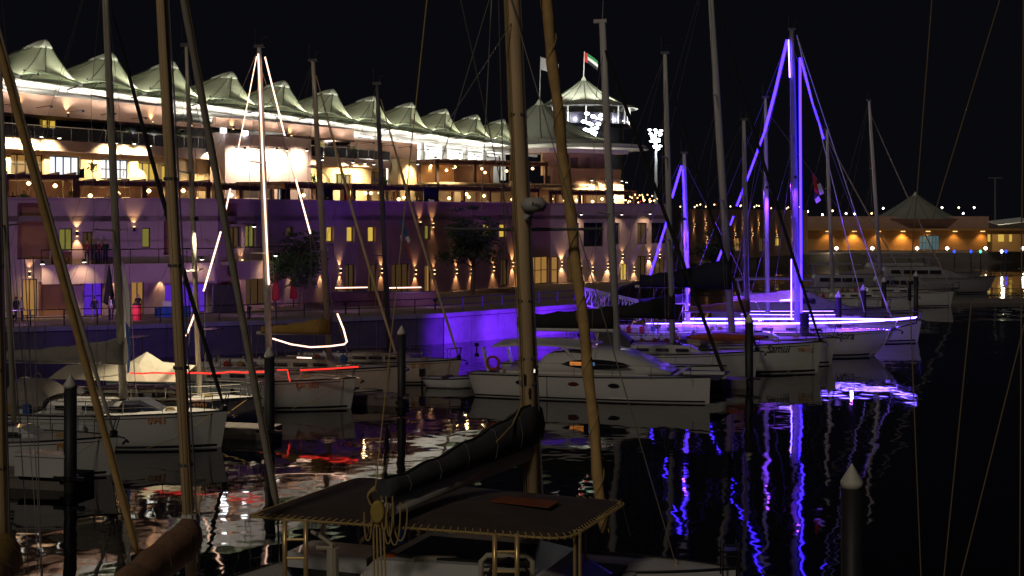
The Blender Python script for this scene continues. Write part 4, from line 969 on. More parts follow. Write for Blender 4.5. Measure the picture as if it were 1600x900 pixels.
def rounded(a, b, w0, w1, z0, z1, y=0., n=5):
    """cabin-like ring list along x with rounded top"""
    rs = []
    for x, w, zt in ((a, w0 * .92, z0 + .08), (a + .25, w0, z1 * .92 + z0 * .08), ((a + b) / 2, (w0 + w1) / 2, z1), (b - .9, w1, z1 * .9 + z0 * .1), (b, w1 * .75, z0 + .05)):
        rs.append([Vector((x, y + w / 2, z0 - .1)), Vector((x, y + w / 2 * .93, z0 + (zt - z0) * .7)), Vector((x, y + w / 2 * .7, zt)), Vector((x, y - w / 2 * .7, zt)), Vector((x, y - w / 2 * .93, z0 + (zt - z0) * .7)), Vector((x, y - w / 2, z0 - .1))])
    return rs
def sailboat(label, bow, head, L, B, fb, hm, mast=None, boom=None, gen=None, cabin=True, hood=None, plate=None, name='sailing_yacht', led=None, rails=True, nspread=2, extra=None, name_txt=None, bagdeck=None, shm=WIRE, winm=None, backstay=True, rake=.28):
    bp = wl(*bow) if len(bow) == 2 else Vector(bow); rz = R(head); h = Vector((math.cos(rz), math.sin(rz), 0)); c = bp - h * (L / 2); c.z = 0
    T = thing(name, label, 'sailboat', c, rz, 'moored sailing yachts')
    hull_parts(T, L, B, fb, hm, rake=rake)
    info = {'T': T, 'L': L}
    if cabin:
        a, b = -L * .14, L * .24; w0, w1 = B * .62, B * .40; m = MB(); m.loft(rounded(a, b, w0, w1, sheer(.5, fb), sheer(.5, fb) + .5)); cb = m.build('cabin', GEL if hm is not GELP else GELP, T, smooth=False)
        for sgn in (1, -1):
            for k in range(3):
                x = a + .7 + k * (b - a - 1.6) / 2.6; f = (x - a) / (b - a); w = (w0 + (w1 - w0) * f) / 2 * .985; m = MB(); m.box((x + .3, sgn * w * 1.0, sheer(.5, fb) + .24), (.75, .05, .16), -sgn * .06); m.build('cabin_window', winm or GLASSD, cb)
        m = MB(); m.box((b - 1.6, 0, sheer(.5, fb) + .50), (.55, .55, .07)); m.build('hatch', GLASSD, cb)
        for sgn in (1, -1):
            m = MB(); m.box((-L * .31, sgn * B * .27, sheer(.2, fb) + .16), (L * .28, .28, .32)); m.build('cockpit_coaming', GEL, T)
        wp = Vector((-L * .40, 0, sheer(.1, fb))); m = MB(); m.tube([wp + Vector((0, .42 * math.cos(t * .393), .62 + .42 * math.sin(t * .393))) for t in range(17)], .022, 5); m.bar(wp, wp + Vector((0, 0, .62)), .14); m.build('steering_wheel', STEEL, T)
    if rails: lifelines(T, L, B, fb)
    if hood:
        x0, x1, hh, mm = hood; rs = []
        for i in range(6):
            x = x0 + (x1 - x0) * i / 5; k = math.sin(math.pi / 2 * min(1, (1 - i / 5) * 1.4 + .25)); z0 = sheer(.4, fb) + .30
            rs.append([Vector((x, B * .36 * math.cos(math.pi * j / 8), z0 + hh * k * math.sin(math.pi * j / 8) ** .55)) for j in range(9)])
        m = MB(); m.loft(rs, cap=False, closed=False); hd_ = m.build('sprayhood', mm, T, smooth=True)
        MB().tube([p + Vector((0, 0, .02)) for p in rs[0]], .025, 5).build('hoop', STEEL, hd_)
    if mast:
        mpx, tp, mr, mm = mast
        cc = (mpx - 800) / F; J = (bp.x - cc * bp.y) / (h.x - cc * h.y); Mb = bp - h * J; info['J'] = J; ub = 1 - J / L
        zb = sheer(max(0, min(1, ub)), fb) + (.45 if cabin and .36 < ub < .74 else .0); b = Vector((Mb.x, Mb.y, zb)); t = W(tp[0], tp[1], Mb.y)
        bl, tl = local(T, b), local(T, t); info.update(mb=bl, mt=tl, Y=Mb.y)
        m = MB(); n = 10; rings = []
        d = (tl - bl)
        for f, k in ((0, 1), (.55, 1), (.85, .85), (1, .62)):
            q = bl + d * f; rings.append([q + Vector((mr * 1.25 * k * math.cos(2 * math.pi * j / n), mr * .9 * k * math.sin(2 * math.pi * j / n), 0)) for j in range(n)])
        m.loft(rings); ms = m.build('mast', mm, T, smooth=True)
        m = MB(); m.box(tl + Vector((.0, 0, .06)), (.5, .16, .14)); m.tube([tl + Vector((-.2, 0, .1)), tl + Vector((-.22, 0, 1.0))], .014, 4); m.tube([tl + Vector((.15, 0, .1)), tl + Vector((.15, 0, .5)), tl + Vector((.42, 0, .5))], .014, 4); m.build('masthead', ALUD, ms)
        ch = [Vector((bl.x - .25, s * half_beam(max(.02, min(.95, ub - .02)), B) * .96, sheer(ub, fb))) for s in (1, -1)]
        prev = ch; fr = [.36, .64] if nspread == 2 else [.48]
        for f in fr:
            q = bl + d * f; w = half_beam(.5, B) * (1.0 - .55 * f); tips = [q + Vector((-.22, s * w, .06)) for s in (1, -1)]
            for tt in tips: MB().tube([q, tt], [.045, .028], 6).build('spreader', mm, ms)
            for a_, b_ in zip(prev, tips): MB().tube([a_, b_], .011, 4).build('shroud', shm, T)
            prev = tips
        for a_ in prev: MB().tube([a_, bl + d * .93], .011, 4).build('shroud', shm, T)
        for a_ in ch: MB().tube([a_ + Vector((.1, 0, 0)), bl + d * fr[0]], .010, 4).build('shroud', shm, T)
        if backstay: MB().tube([Vector((-L / 2 + .1, 0, sheer(0, fb))), tl], .011, 4).build('backstay', shm, T)
        if gen:
            gm, gr, gtop = gen; foot = Vector((L / 2 - .15, 0, sheer(1, fb) + .1)); top = local(T, W(gtop[0], gtop[1], Mb.y)) if gtop else bl + d * .95
            m = MB(); n = 20; pts = []; rs = []
            for i in range(n + 1):
                f = i / n; p = foot.lerp(top, f); p.z -= .0; p.x -= .12 * math.sin(math.pi * f); pts.append(p); rs.append(gr * (.35 + .65 * math.sin(math.pi * min(1, .12 + f * .95)) ** .45) if i not in (0, n) else gr * .35)
            m.tube(pts, rs, 8); g = m.build('furled_genoa', gm, T, smooth=True)
            MB().lathe([(.05, 0), (.14, .02), (.14, .16), (.05, .2)], 10, foot - Vector((0, 0, .05))).build('furler_drum', DARK, g)
            info['foot'] = foot; info['gtop'] = top
        else:
            MB().tube([Vector((L / 2 - .1, 0, sheer(1, fb) + .05)), bl + d * .95], .014, 4).build('forestay', shm, T)
        if boom:
            bl_, bz, cm, hh, ww = boom; g = bl + d * ((bz - (bl.z - 0)) / d.z) if d.z else bl; g = bl + d.normalized() * bz; e = g + Vector((-bl_, 0, -.05))
            MB().tube([g, e], .09, 8).build('boom', ALUW, T)
            if cm:
                rs = []; n = 14
                for i in range(n + 1):
                    f = i / n; p = g.lerp(e, f * .98) + Vector((.18, 0, .05)); k = hh * ((1 - f) ** 1.6 * .75 + .42 + .04 * math.sin(i * 1.9)); wv = ww * (.8 + .2 * (1 - f) + .07 * math.sin(i * 2.7))
                    rs.append([p + Vector((0, wv * yy, k * zz)) for yy, zz in ((-.35, -.12), (-.5, .1), (-.42, .5), (-.12, 1), (.12, 1), (.42, .5), (.5, .1), (.35, -.12))])
                m = MB(); m.loft(rs); m.build('sail_cover', cm, T, smooth=True)
            MB().tube([e, tl], .008, 4).build('topping_lift', shm, T)
            for f in (.35, .7): MB().tube([g.lerp(e, f), bl + d * .62], .007, 4).build('lazy_jack', shm, T)
            MB().tube([g.lerp(e, .8), Vector((g.lerp(e, .8).x, 0, sheer(.2, fb) + .2))], .02, 4).build('mainsheet', ROPE, T)
    def side_txt(s, u, f, size, mm, shear=0., nm='lettering', ext=.006):
        zs = sheer(u, fb); y = -half_beam(u, B) * .99 - .02; t = Vector((L * .02, -(half_beam(u + .02, B) - half_beam(u, B)), 0)); t.y = (half_beam(u, B) - half_beam(u + .02, B))
        text(s, size, mm, T, (-L / 2 + L * u, y - .01, zs * f), t, name=nm, shear=shear, extr=ext)
    if plate:
        s, u, mm = plate; side_txt(s, u, .76, .36, mm, nm='registration')
    if name_txt: side_txt(name_txt[0], name_txt[1], .74, name_txt[2], STRIPE, .35, 'boat_name')
    for sgn in (1, -1):
        for xw in (-.30, -.22):
            p = Vector((L * xw, sgn * B * .27, sheer(.25, fb) + .32)); MB().lathe([(.09, 0), (.06, .07), (.09, .15), (.03, .18)], 10, p).build('winch', STEEL, T)
        if cabin:
            zc = sheer(.5, fb) + .52; MB().tube([(-L * .10, sgn * B * .20, zc - .05), (-L * .09, sgn * B * .20, zc + .05), (L * .10, sgn * B * .16, zc + .05), (L * .11, sgn * B * .16, zc - .05)], .018, 5).build('grab_rail', WOOD, T)
    rg = random.Random(int(L * 100 + bp.x * 7)); xg = -L * .36
    for kk in range(3):
        xg += rg.uniform(.5, .9); p = Vector((xg, -half_beam(.2, B) + .35, sheer(.2, fb))); m = MB(); m.box(p + Vector((0, 0, .22)), (.3, .18, .4)); m.lathe([(.04, .42), (.04, .48)], 8, p); m.build('jerry_can', rg.choice((BLUE, RED, CANVO)), T)
    p = Vector((L * .30, -.25, sheer(.8, fb) + .06)); m = MB(); m.tube([p + Vector((.22 * math.cos(a_ * .6) * (1 - a_ * .012), .22 * math.sin(a_ * .6) * (1 - a_ * .012), .004 * a_)) for a_ in range(32)], .018, 4); m.build('rope_coil', ROPE, T)
    if cabin and rg.random() < .6:
        p = Vector((-L * .43, 0, sheer(.05, fb))); m = MB(); m.box(p + Vector((0, 0, 2.0)), (.9, 1.7, .04)); m.build('solar_panel', GLASSD, T)
        for sy in (-.8, .8): MB().tube([p + Vector((0, sy, 0)), p + Vector((0, sy, 1.98))], .025, 5).build('arch_tube', STEEL, T)
    # anchor on the bow roller
    q = Vector((L / 2, 0, sheer(1, fb) - .1)); m = MB(); m.tube([q + Vector((-.5, 0, .2)), q + Vector((.28, 0, .05))], .04, 5); m.tube([q + Vector((.3, -.22, -.12)), q + Vector((.34, 0, -.02)), q + Vector((.3, .22, -.12))], .05, 5); m.build('anchor', STEEL, T)
    # fenders, mooring lines
    for u in (.3, .55):
        b = half_beam(u, B); p = Vector((-L / 2 + L * u, -b - .13, sheer(u, fb) * .5)); m = MB(); m.lathe([(.03, .42), (.12, .32), (.13, -.2), (.05, -.32)], 8, p); m.tube([p + Vector((0, 0, .4)), (p.x, -b + .05, sheer(u, fb) + .05)], .01, 4); m.build('fender', GELN if int(L * 10) % 2 else WHITEC, T)
    MB().tube([Vector((L / 2 - .5, -.2, sheer(.96, fb))), Vector((L / 2 - 1.2, -B * .55, .7)), Vector((L / 2 - 2.2, -B * .8, .35))], .015, 4).build('mooring_line', ROPE, T)
    return info
def ledtube(T, pts, r, m_, name='led_strip', world=True):
    mb_ = MB(); mb_.tube(pts, r * (1.0 if m_ is LEDB else .75 if m_ is LEDW else .72), 6); return mb_.build(name, m_, T, world=world)

# --- left row
b1 = sailboat('white yacht at far left, nearest of the moored row, behind the leftmost pile', (184, 742), -10, 10.5, 3.3, 1.40, GEL, (22, (-14, -200), .09, ALU), None, (GENG, .085, (-28, -60)), plate=('M1', .84, PLATE))
b2 = sailboat('white yacht numbered 0943 with a grey sail cover and a black furled genoa', (356, 699), -11, 12, 3.7, 1.50, GEL, (193, (160, -110), .14, ALU), (6.2, 1.55, CANVGR, .85, .45), (CANVB, .10, (171, 0)), hood=(-3.2, -1.5, 1.0, CANVGR), plate=('0943', .79, PLATE), winm=GLASSD)
T = b2['T']; m = MB(); m.loft(rounded(1.4, 3.4, 1.7, 1.2, sheer(.7, 1.5), sheer(.7, 1.5) + .5)); m.build('foredeck_bag', CANVN, T)
p = Vector((-4.3, -1.0, 2.9)); MB().lathe([(.03, -.12), (.12, 0), (.03, .12)], 8, p).build('stern_lamp', BLUEL, T); m = MB(); m.tube([p, p - Vector((0, 0, 1.6))], .02, 5); m.build('lamp_post', STEEL, T)
b3 = sailboat('navy hulled yacht with a cream boom awning and red light strip along its rail', (409, 672), -11, 12, 3.6, 1.45, GELN, (312, (291, 72), .10, ALU), None, None, plate=('4201', .80, PLATE))
T = b3['T']; L = 12
aw_ = []
for i in range(9):
    x = 2.9 - 6.2 * i / 8; rz_ = 2.55 + .45 * math.sin(math.pi * (.15 + .5 * abs(i / 8 - .35)))
    aw_.append([Vector((x, y, 2.35 + (1.0 if i == 3 else .62 - .06 * abs(i - 3)) * (1 - abs(y) / 1.65) - (.0 if abs(y) < 1.6 else .1))) for y in (-1.7, -.8, 0, .8, 1.7)])
m = MB(); m.loft(aw_, cap=False, closed=False); m.build('boom_awning', CANVC, T, smooth=False)
for x in (2.9, -3.3):
    for y in (-1.65, 1.65): MB().tube([(x, y, 1.4), (x, y, 2.3)], .02, 5).build('awning_pole', STEEL, T)
ledtube(T, [W(204 + 210 * i / 12, 583 - (1.5 if i > 8 else 0) + .7 * math.sin(i * 2.), local(T, (0, 0, 0)).y * 0 + XF[T.name].translation.y - 2.3 - .13 * (i - 4)) for i in range(13)], .055, LEDR)
# lamp added on the mast to brighten the awning
dl = b3['mb'].lerp(b3['mt'], .5) + Vector((.3, -.3, 0)); lamp('SPOT', XF[T.name] @ dl, 3200, (1., .86, .6), T, (-.05, -.2, -1), 75, .6, .1); m = MB(); m.lathe([(.10, -.1), (.06, .1)], 8, dl + Vector((0, 0, .15))); m.bar(dl + Vector((0, 0, .15)), dl + Vector((-.3, .3, .15)), .05); m.build('added_deck_light', DARK, T)

b4 = sailboat('pale grey yacht outlined with warm white light strips on mast and stays', (557, 638), -11, 12.5, 3.8, 1.5, GELG, (421, (405, 74), .14, ALUW), None, None, plate=('OR 001', .83, PLATE), name='lit_sailing_yacht')
T = b4['T']; Yb = b4['Y']
def q_(px, py, dy=0.): return W(px, py, Yb + dy)
ledtube(T, [q_(403.5, 84, -.3), q_(411, 260, -.3), q_(420, 445, -.3)], .055, LEDC)
ledtube(T, [q_(401, 88), q_(384, 175, .3), q_(366, 262, .5)], .03, LEDC); ledtube(T, [q_(360, 295, .6), q_(348, 350, .8)], .05, LEDC)
ledtube(T, [q_(345, 362, .9), q_(318, 455, 1.3)], .06, LEDC); ledtube(T, [q_(307, 483, 1.5), q_(291, 525, 1.8)], .06, LEDC)
ledtube(T, [q_(414, 89, -.1), q_(445, 212, -.5)], .05, LEDC); ledtube(T, [q_(462, 280, -.8), q_(485, 365, -1.2)], .055, LEDC)
ledtube(T, [q_(527, 490, -1.6), q_(537, 515, -1.7), q_(542, 534, -1.8), q_(538, 538, -1.8), q_(515, 541, -1.5), q_(485, 542.5, -1), q_(455, 538, -.6), q_(426, 529, -.3)], .055, LEDC)
ledtube(T, [q_(464, 558.5, -1), q_(487, 559.5, -1)], .045, LEDC)
ledtube(T, [q_(469, 578.5, -2.4), q_(510, 576.5, -2.6), q_(560, 573, -2.6)], .055, LEDR); ledtube(T, [q_(400, 581, -2), q_(420, 580, -2)], .055, LEDR); ledtube(T, [q_(433, 578, -2.2), q_(449, 578, -2.3), q_(451, 588, -2.3), q_(453, 596, -2.3)], .045, LEDR)
b5 = sailboat('cream hulled yacht with an ochre sail cover behind the outlined grey yacht', (628, 617), -11, 11.5, 3.6, 1.5, GELP, (515, (489, 96), .13, ALU), (4.0, 1.35, CANVO, .75, .42), (GENB, .085, (494, 118)))
b6 = sailboat('small pinkish white yacht with a dark mast below the quay wall', (721, 598), -11, 10.5, 3.3, 1.3, GELP, (608, (589, 132), .12, ALUD), None, (GENB, .08, (595, 155)), plate=('D 2817', .80, PLATE))

fb6 = thing('hanging_flag', 'blue white and orange flag hanging furled on the rigging of the dark mast yacht', 'flag', W(640, 408, b6['Y'] - .3))
for nm, mm, pts in (('blue_cloth', BLUE, [(625, 345), (628, 341), (634, 358), (628, 372)]), ('blue_fold', BLUE, [(630, 357), (634, 356), (640, 375), (633, 374)]), ('white_fold', WHITEC, [(633, 372), (638, 368), (641, 376), (638, 380)]), ('orange_cloth', ORANGE, [(632, 374), (637, 382), (645, 409), (639, 402)]), ('white_tip', WHITEC, [(625, 367), (628, 369), (629, 376), (626, 375)])):
    m = MB(); a = [W(x, y, b6['Y'] - .3 - .02 * len(nm)) for x, y in pts]; m.hexa(a + [q + Vector((0, .03, 0)) for q in a]); m.build(nm, mm, fb6, world=True)
MB().tube([W(625, 342, b6['Y'] - .3), W(600, 300, b6['Y'])], .012, 4).build('halyard', WIRE, fb6, world=True)

def tender(label, bow, head, hm, L_=3.0):
    bp_ = wl(*bow); rz_ = R(head); h_ = Vector((math.cos(rz_), math.sin(rz_), 0)); c_ = bp_ - h_ * L_ / 2; c_.z = 0
    T_ = thing('dinghy', label, 'dinghy', c_, rz_, 'small tenders'); hull_parts(T_, L_, 1.5, .55, hm, rake=.3, sheer_line=False)
    MB().box((-.2, 0, .58), (.3, 1.3, .06)).build('thwart', WOOD, T_); m = MB(); m.box((-L_ / 2 - .12, 0, .75), (.3, .3, .45)); m.tube([(-L_ / 2 - .12, 0, .5), (-L_ / 2 - .15, 0, -.4)], .06, 6); m.build('outboard', DARK, T_)
tender('small white dinghy moored between the numbered white yacht and the navy yacht', (404, 667), -12, GEL, 2.9)
tender('small grey dinghy moored by the cream hulled yacht', (598, 627), -12, GELG, 2.8)
tender('small white dinghy moored behind the catamaran stern', (745, 606), -14, GEL, 3.0)

# --- catamaran with two hulls
def cat_hull(T, L, B, fb, y, hm):
    hull_parts(T, L, B, fb, hm, yoff=y, rake=.05, sheer_line=False)
c1b = wl(1110, 631); rz = R(-17); h = Vector((math.cos(rz), math.sin(rz), 0)); nrm = Vector((-h.y, h.x, 0)); CL, CW = 12.6, 5.6
cc = c1b - h * CL / 2 + nrm * CW / 2; cc.z = 0
C = thing('catamaran', 'big white sailing catamaran in the middle with a dark sail bag on its boom', 'catamaran', cc, rz)
for y in (CW / 2, -CW / 2): cat_hull(C, CL, 1.55, 1.32, y, GEL)
MB().box((-1.0, 0, 1.02), (8.0, CW - 1.1, .5)).build('bridge_deck', GEL, C)
sal = []
for x, w, zt in ((-3.0, 4.3, 1.7), (-2.5, 4.5, 2.15), (-1.0, 4.5, 2.34), (0.4, 4.4, 2.38), (1.4, 4.1, 2.25), (2.3, 3.7, 1.95), (3.2, 3.2, 1.6), (4.0, 2.7, 1.32)):
    sal.append([Vector((x, w / 2, 1.2)), Vector((x, w / 2 * .96, 1.2 + (zt - 1.2) * .6)), Vector((x, w / 2 * .78, zt)), Vector((x, -w / 2 * .78, zt)), Vector((x, -w / 2 * .96, 1.2 + (zt - 1.2) * .6)), Vector((x, -w / 2, 1.2))])
m = MB(); m.loft(sal); sl_ = m.build('saloon', GEL, C, smooth=True)
def lens(x0, x1, z0, z1, y, mm, nm, par):
    m = MB(); n = 10; pts = []
    for i in range(n + 1):
        f = i / n; pts.append((x0 + (x1 - x0) * f, z0 + (z1 - z0) * (.5 + .5 * math.sin(math.pi * f) ** .6)))
    for i in range(n, -1, -1):
        f = i / n; pts.append((x0 + (x1 - x0) * f, z0 + (z1 - z0) * (.5 - .42 * math.sin(math.pi * f) ** .7) ))
    b = len(pts); m.add([(p[0], y, p[1]) for p in pts] + [(p[0], y + .04, p[1]) for p in pts], [tuple(range(b))[::-1], tuple(range(b, 2 * b))] + [(i, (i + 1) % b, b + (i + 1) % b, b + i) for i in range(b)])
    return m.build(nm, mm, par)
lens(-1.6, 2.1, 1.42, 1.98, -2.22, GLASSD, 'saloon_window', sl_); lens(-1.6, 2.1, 1.42, 1.98, 2.18, GLASSD, 'saloon_window', sl_)
MB().box((-.75, -2.245, 1.74), (.75, .03, .18)).build('lit_pane', mat('pane_orange', (.02, .02, .02), var=0, emit=(1., .32, .06), es=.55), sl_); MB().box((.05, -2.25, 1.74), (.3, .03, .16)).build('lit_pane', mat('pane_blue', (.02, .02, .02), var=0, emit=(.15, .4, .8), es=.4), sl_)
# hard bimini roof and stern arch
m = MB(); rs = []
for i in range(9):
    x = -5.4 + 5.0 * i / 8; rs.append([Vector((x, y, 2.62 + .14 * math.sin(math.pi * i / 8) - .05 * (y / 2) ** 2 + z)) for y, z in ((2.2, 0), (0, .06), (-2.2, 0), (-2.2, -.1), (0, -.06), (2.2, -.1))])
m.loft(rs); m.build('bimini_roof', GEL, C)
for y in (-2.1, 2.1):
    MB().bar((-5.6, y, 1.2), (-5.9, y, 2.45), .45, .1).build('stern_arch', GEL, C); MB().bar((-.9, y, 1.9), (-1.5, y, 2.6), .12).build('roof_post', GEL, C)
m = MB(); cpt_ = Vector((-5.1, -2.95, 1.72)); m.tube([cpt_ + Vector((.33 * math.cos(t * .393), -.03, .33 * math.sin(t * .393))) for t in range(17)], .07, 6); m.build('lifebuoy', ORANGE, C)
for x in (-3.4, -.6, 1.5):
    y = -CW / 2 - .775 - .02; lens(x - .3, x + .3, .72, .94, y - .005, GLASSD if x != -.6 else mat('pane_red', (.12, .01, .01), .4, var=0), 'porthole', C)
for x in (-2.0, 0.4): MB().box((x, -CW / 2 - .775, .68), (.02, .03, 1.1)).build('hull_seam', DARK, C)
MB().box((4.3, 0, 1.15), (.25, CW, .22)).build('cross_beam', ALUW, C)
m = MB(); m.box((5.0, 0, 1.12), (3.2, CW - 1.5, .03)); m.build('trampoline', CANVG, C)
MB().bar((4.3, 0, 1.2), (6.6, 0, 1.25), .16).build('bowsprit', ALUW, C)
for y in (CW / 2, -CW / 2):
    for i in range(6):
        x = -4.6 + 2.0 * i; MB().tube([(x, y * 1.22, 1.2), (x, y * 1.22, 1.85)], .016, 5).build('stanchion', STEEL, C)
    MB().tube([(-4.6, y * 1.22, 1.85), (5.4, y * 1.22, 1.85)], .01, 4).build('lifeline', WIRE, C)
Ym = cc.y - .6; mbp = local(C, W(962, 545, Ym)); mbp.y = 0; wp = XF[C.name] @ mbp; mtp = local(C, W(941, 36, wp.y)); mbp.z = 2.15
m = MB(); n = 10; m.loft([[mbp.lerp(mtp, f) + Vector((.20 * k * math.cos(2 * math.pi * j / n), .13 * k * math.sin(2 * math.pi * j / n), 0)) for j in range(n)] for f, k in ((0, 1), (.8, 1), (1, .85))]); ms = m.build('mast', ALUW, C, smooth=True)
m = MB(); m.box(mtp + Vector((-.1, 0, .1)), (.7, .2, .2)); m.tube([mtp, mtp + Vector((.05, 0, 1.2))], .015, 4); m.build('masthead', ALUW, ms)
for f in (.42, .7):
    for s in (1, -1): MB().tube([mbp.lerp(mtp, f), mbp.lerp(mtp, f) + Vector((-.5, s * 1.1, .1))], .04, 6).build('spreader', ALUW, ms)
for s in (1, -1):
    a = mbp.lerp(mtp, .42) + Vector((-.5, s * 1.1, .1)); bq = mbp.lerp(mtp, .7) + Vector((-.5, s * 1.1, .1))
    MB().tube([(mbp.x - .8, s * 2.7, 1.4), a, bq, mbp.lerp(mtp, .92)], .014, 4).build('shroud', WIRE, C)
MB().tube([(6.5, 0, 1.35), mbp.lerp(mtp, .93)], .10, 8).build('furled_genoa', CANVB, C)
g = mbp + Vector((-.2, 0, 1.2)); e = g + Vector((-5.3, 0, -.05)); MB().tube([g, e], .13, 8).build('boom', ALUW, C)
rs = []
for i in range(13):
    f = i / 12; p = g.lerp(e, f) + Vector((0, 0, .1)); k = 1.15 * ((1 - f) * .5 + .5 + .05 * math.sin(i * 2)); rs.append([p + Vector((0, .32 * yy, k * zz)) for yy, zz in ((-.6, 0), (-1, .3), (-.5, 1), (.5, 1), (1, .3), (.6, 0))])
m = MB(); m.loft(rs); m.build('sail_bag', CANVB, C, smooth=True)

# --- right row
s0 = sailboat('white yacht half hidden behind the catamaran bow with black covers on deck', (1187, 592), -11, 12, 3.8, 1.6, GEL, (1051, (1039, 84), .14, ALUW), (4.2, 1.6, CANVB, 1.2, .6), (WIRED and CANVB, .09, None), hood=(-3.2, -1.4, 1.1, CANVG))
for x in (1.4, 3.0):
    m = MB(); m.loft(rounded(x - .6, x + .6, .9, .8, sheer(.7, 1.6), sheer(.7, 1.6) + .55)); m.build('deck_cover', CANVB, s0['T'])
s1 = sailboat('white yacht named Samui with a huge navy sail bag and orange kayak on deck', (1285, 582), -9, 13.5, 4.1, 1.85, GEL, (1144, (1107, -60), .17, ALUW), (5.7, 3.0, CANVN, 1.55, .75), (CANVB, .10, None), plate=None, name_txt=('Samui', .80, .62), winm=DWIN)
T = s1['T']
text('70R152', .3, PLATE, T, (13.5 / 2 - 1.05, -half_beam(.92, 4.1) - .05, 1.35), (1, .42, 0), name='registration')
m = MB(); n = 10
rs = []
for i in range(n + 1):
    f = i / n; k = math.sin(math.pi * (.04 + .92 * f)) ** .7; rs.append([Vector((-1.3 + 4.6 * f, -1.35 + .42 * k * math.cos(2 * math.pi * j / 10), 2.15 + .26 * k * math.sin(2 * math.pi * j / 10))) for j in range(10)])
m.loft(rs); kb = m.build('kayak', ORANGE, T, smooth=True); kb.parent = None
kb.matrix_world = XF[T.name]; tag(kb, 'orange kayak lashed on the deck of the Samui yacht', 'kayak')
s1b = sailboat('white yacht with plumb bow just behind the Samui yacht', (1306, 569), -10, 12.5, 3.9, 1.7, GEL, (1168, (1162, 188), .13, ALUW), (4.0, 1.3, CANVT, .7, .45), None)
s2 = sailboat('white yacht named Mora outlined in bright blue and violet light strips', (1402, 556), -9, 15, 4.3, 1.75, GEL, (1246, (1237, 47), .18, mat('mast_grey', (.30, .28, .32), .45, .1, var=.15)), (4.6, 1.6, GENG, .7, .45), None, name_txt=('Mora', .76, .62), name='lit_sailing_yacht', rake=1.5)
T = s2['T']; Y2 = s2['Y']
def q2(px, py, dy=0.): return W(px, py, Y2 + dy)
ledtube(T, [q2(1230, 62, -.3), q2(1212, 140, .1), q2(1195, 205, .3)], .10, LEDB); ledtube(T, [q2(1195, 205, .3), q2(1172, 268, .6), q2(1151, 322, .9)], .075, LEDB); ledtube(T, [q2(1146, 338, 1.), q2(1141, 352, 1.)], .06, LEDB); ledtube(T, [q2(1134, 375, 1.1), q2(1112, 433, 1.4)], .075, LEDB)
ledtube(T, [q2(1250, 90, -.35), q2(1251, 300, -.35), q2(1252, 505, -.35)], .085, LEDB); ledtube(T, [q2(1232, 62, -.3), q2(1234, 121, -.3)], .06, LEDW); ledtube(T, [q2(1251, 92, -.3), q2(1268, 155, -.6), q2(1287, 217, -1.)], .065, LEDB)
ledtube(T, [q2(1236.5, 405, -.3), q2(1236.5, 500, -.3)], .05, LEDW)
ledtube(T, [q2(1170, 469, .8), q2(1236, 469, -.2)], .085, LEDW)
for px, py, dy, w_ in ((1330, 495, -1.2, 160), (1205, 494, -1.7, 260), (1170, 476, .9, 260)):
    lamp('POINT', q2(px, py, dy), w_, (.26, .07, 1.), T, rad=.08)
bt = W(1432, 496, 92.6)
for sgn in (-1, 1):
    pts = [XF[T.name] @ Vector((-7.5 + 15 * u, sgn * (half_beam(u, 4.3) - .05), sheer(u, 1.75) + .68)) for u in [.05 + .92 * i / 12 for i in range(13)]]
    ledtube(T, pts + [bt], .085, LEDW)
MB().tube([XF[T.name] @ Vector((6.9, 0, 1.75)), bt - Vector((0, 0, .35)), bt], .06, 6).build('bowsprit', STEEL, T, world=True)
for px in (1351, 1388): MB().tube([q2(1245, 55, -.2), W(px, 488, 93)], .03, 5).build('inner_stay', WHITE, T, world=True)
m = MB(); p = q2(1285, 295, -1.0); T2 = flag('signal_flag', 'small red white and black flag hanging on the stay right of the bright mast', W(1270, 250, Y2 - .7), W(1272, 272, Y2 - .7) + Vector((.0, 0, .1)), .0001, .0001, []) if False else None
fg = thing('hanging_flag', 'red, white and black flag hanging from the stay right of the bright blue mast', 'flag', W(1275, 318, Y2 - .8))
for nm, mm, pts in (('red_band', RED, [(1269, 271), (1275, 278), (1279, 303), (1273, 300)]), ('white_stripe', WHITEC, [(1277, 288), (1282, 286), (1288, 302), (1281, 305)]), ('black_stripe', CLOTHK, [(1273, 301), (1281, 306), (1279, 314), (1272, 312)]), ('white_corner', WHITEC, [(1273, 312), (1279, 306), (1283, 313), (1276, 318)])):
    m = MB(); dz = {'red_band': 0, 'white_stripe': .05, 'black_stripe': .1, 'white_corner': .15}[nm]
    a = [W(x, y, Y2 - .8 - dz) for x, y in pts]; m.hexa(a + [q + Vector((0, .03, 0)) for q in a]); m.build(nm, mm, fg, world=True)
s3 = sailboat('white yacht behind the Mora yacht, its slim mast lit violet', (1440, 534), -9, 14, 4.0, 1.6, GEL, (1200, (1196, 153), .13, ALUW), None, None)
s4 = sailboat('white yacht with a short mast outlined in blue light strips', (1205, 552), -10, 12, 3.8, 1.6, GEL, (1075, (1069, 240), .14, ALUW), (3.6, 1.5, CANVN, .6, .4), None, name='lit_sailing_yacht')
T = s4['T']; Y4 = s4['Y']
ledtube(T, [W(1067, 264, Y4 - .35), W(1072, 380, Y4 - .35)], .08, LEDB); ledtube(T, [W(1073, 395, Y4 - .35), W(1074.5, 490, Y4 - .35)], .07, LEDB)
ledtube(T, [W(1065, 259, Y4), W(1050, 309, Y4 + .4)], .08, LEDB); ledtube(T, [W(1046, 333, Y4 + .5), W(1015, 433, Y4 + 1.2)], .075, LEDB)
ledtube(T, [XF[T.name] @ Vector((-6 + 12 * u, -(half_beam(u, 3.8) - .05), sheer(u, 1.6) + .66)) for u in [.3 + .55 * i / 8 for i in range(9)]], .04, LEDW)
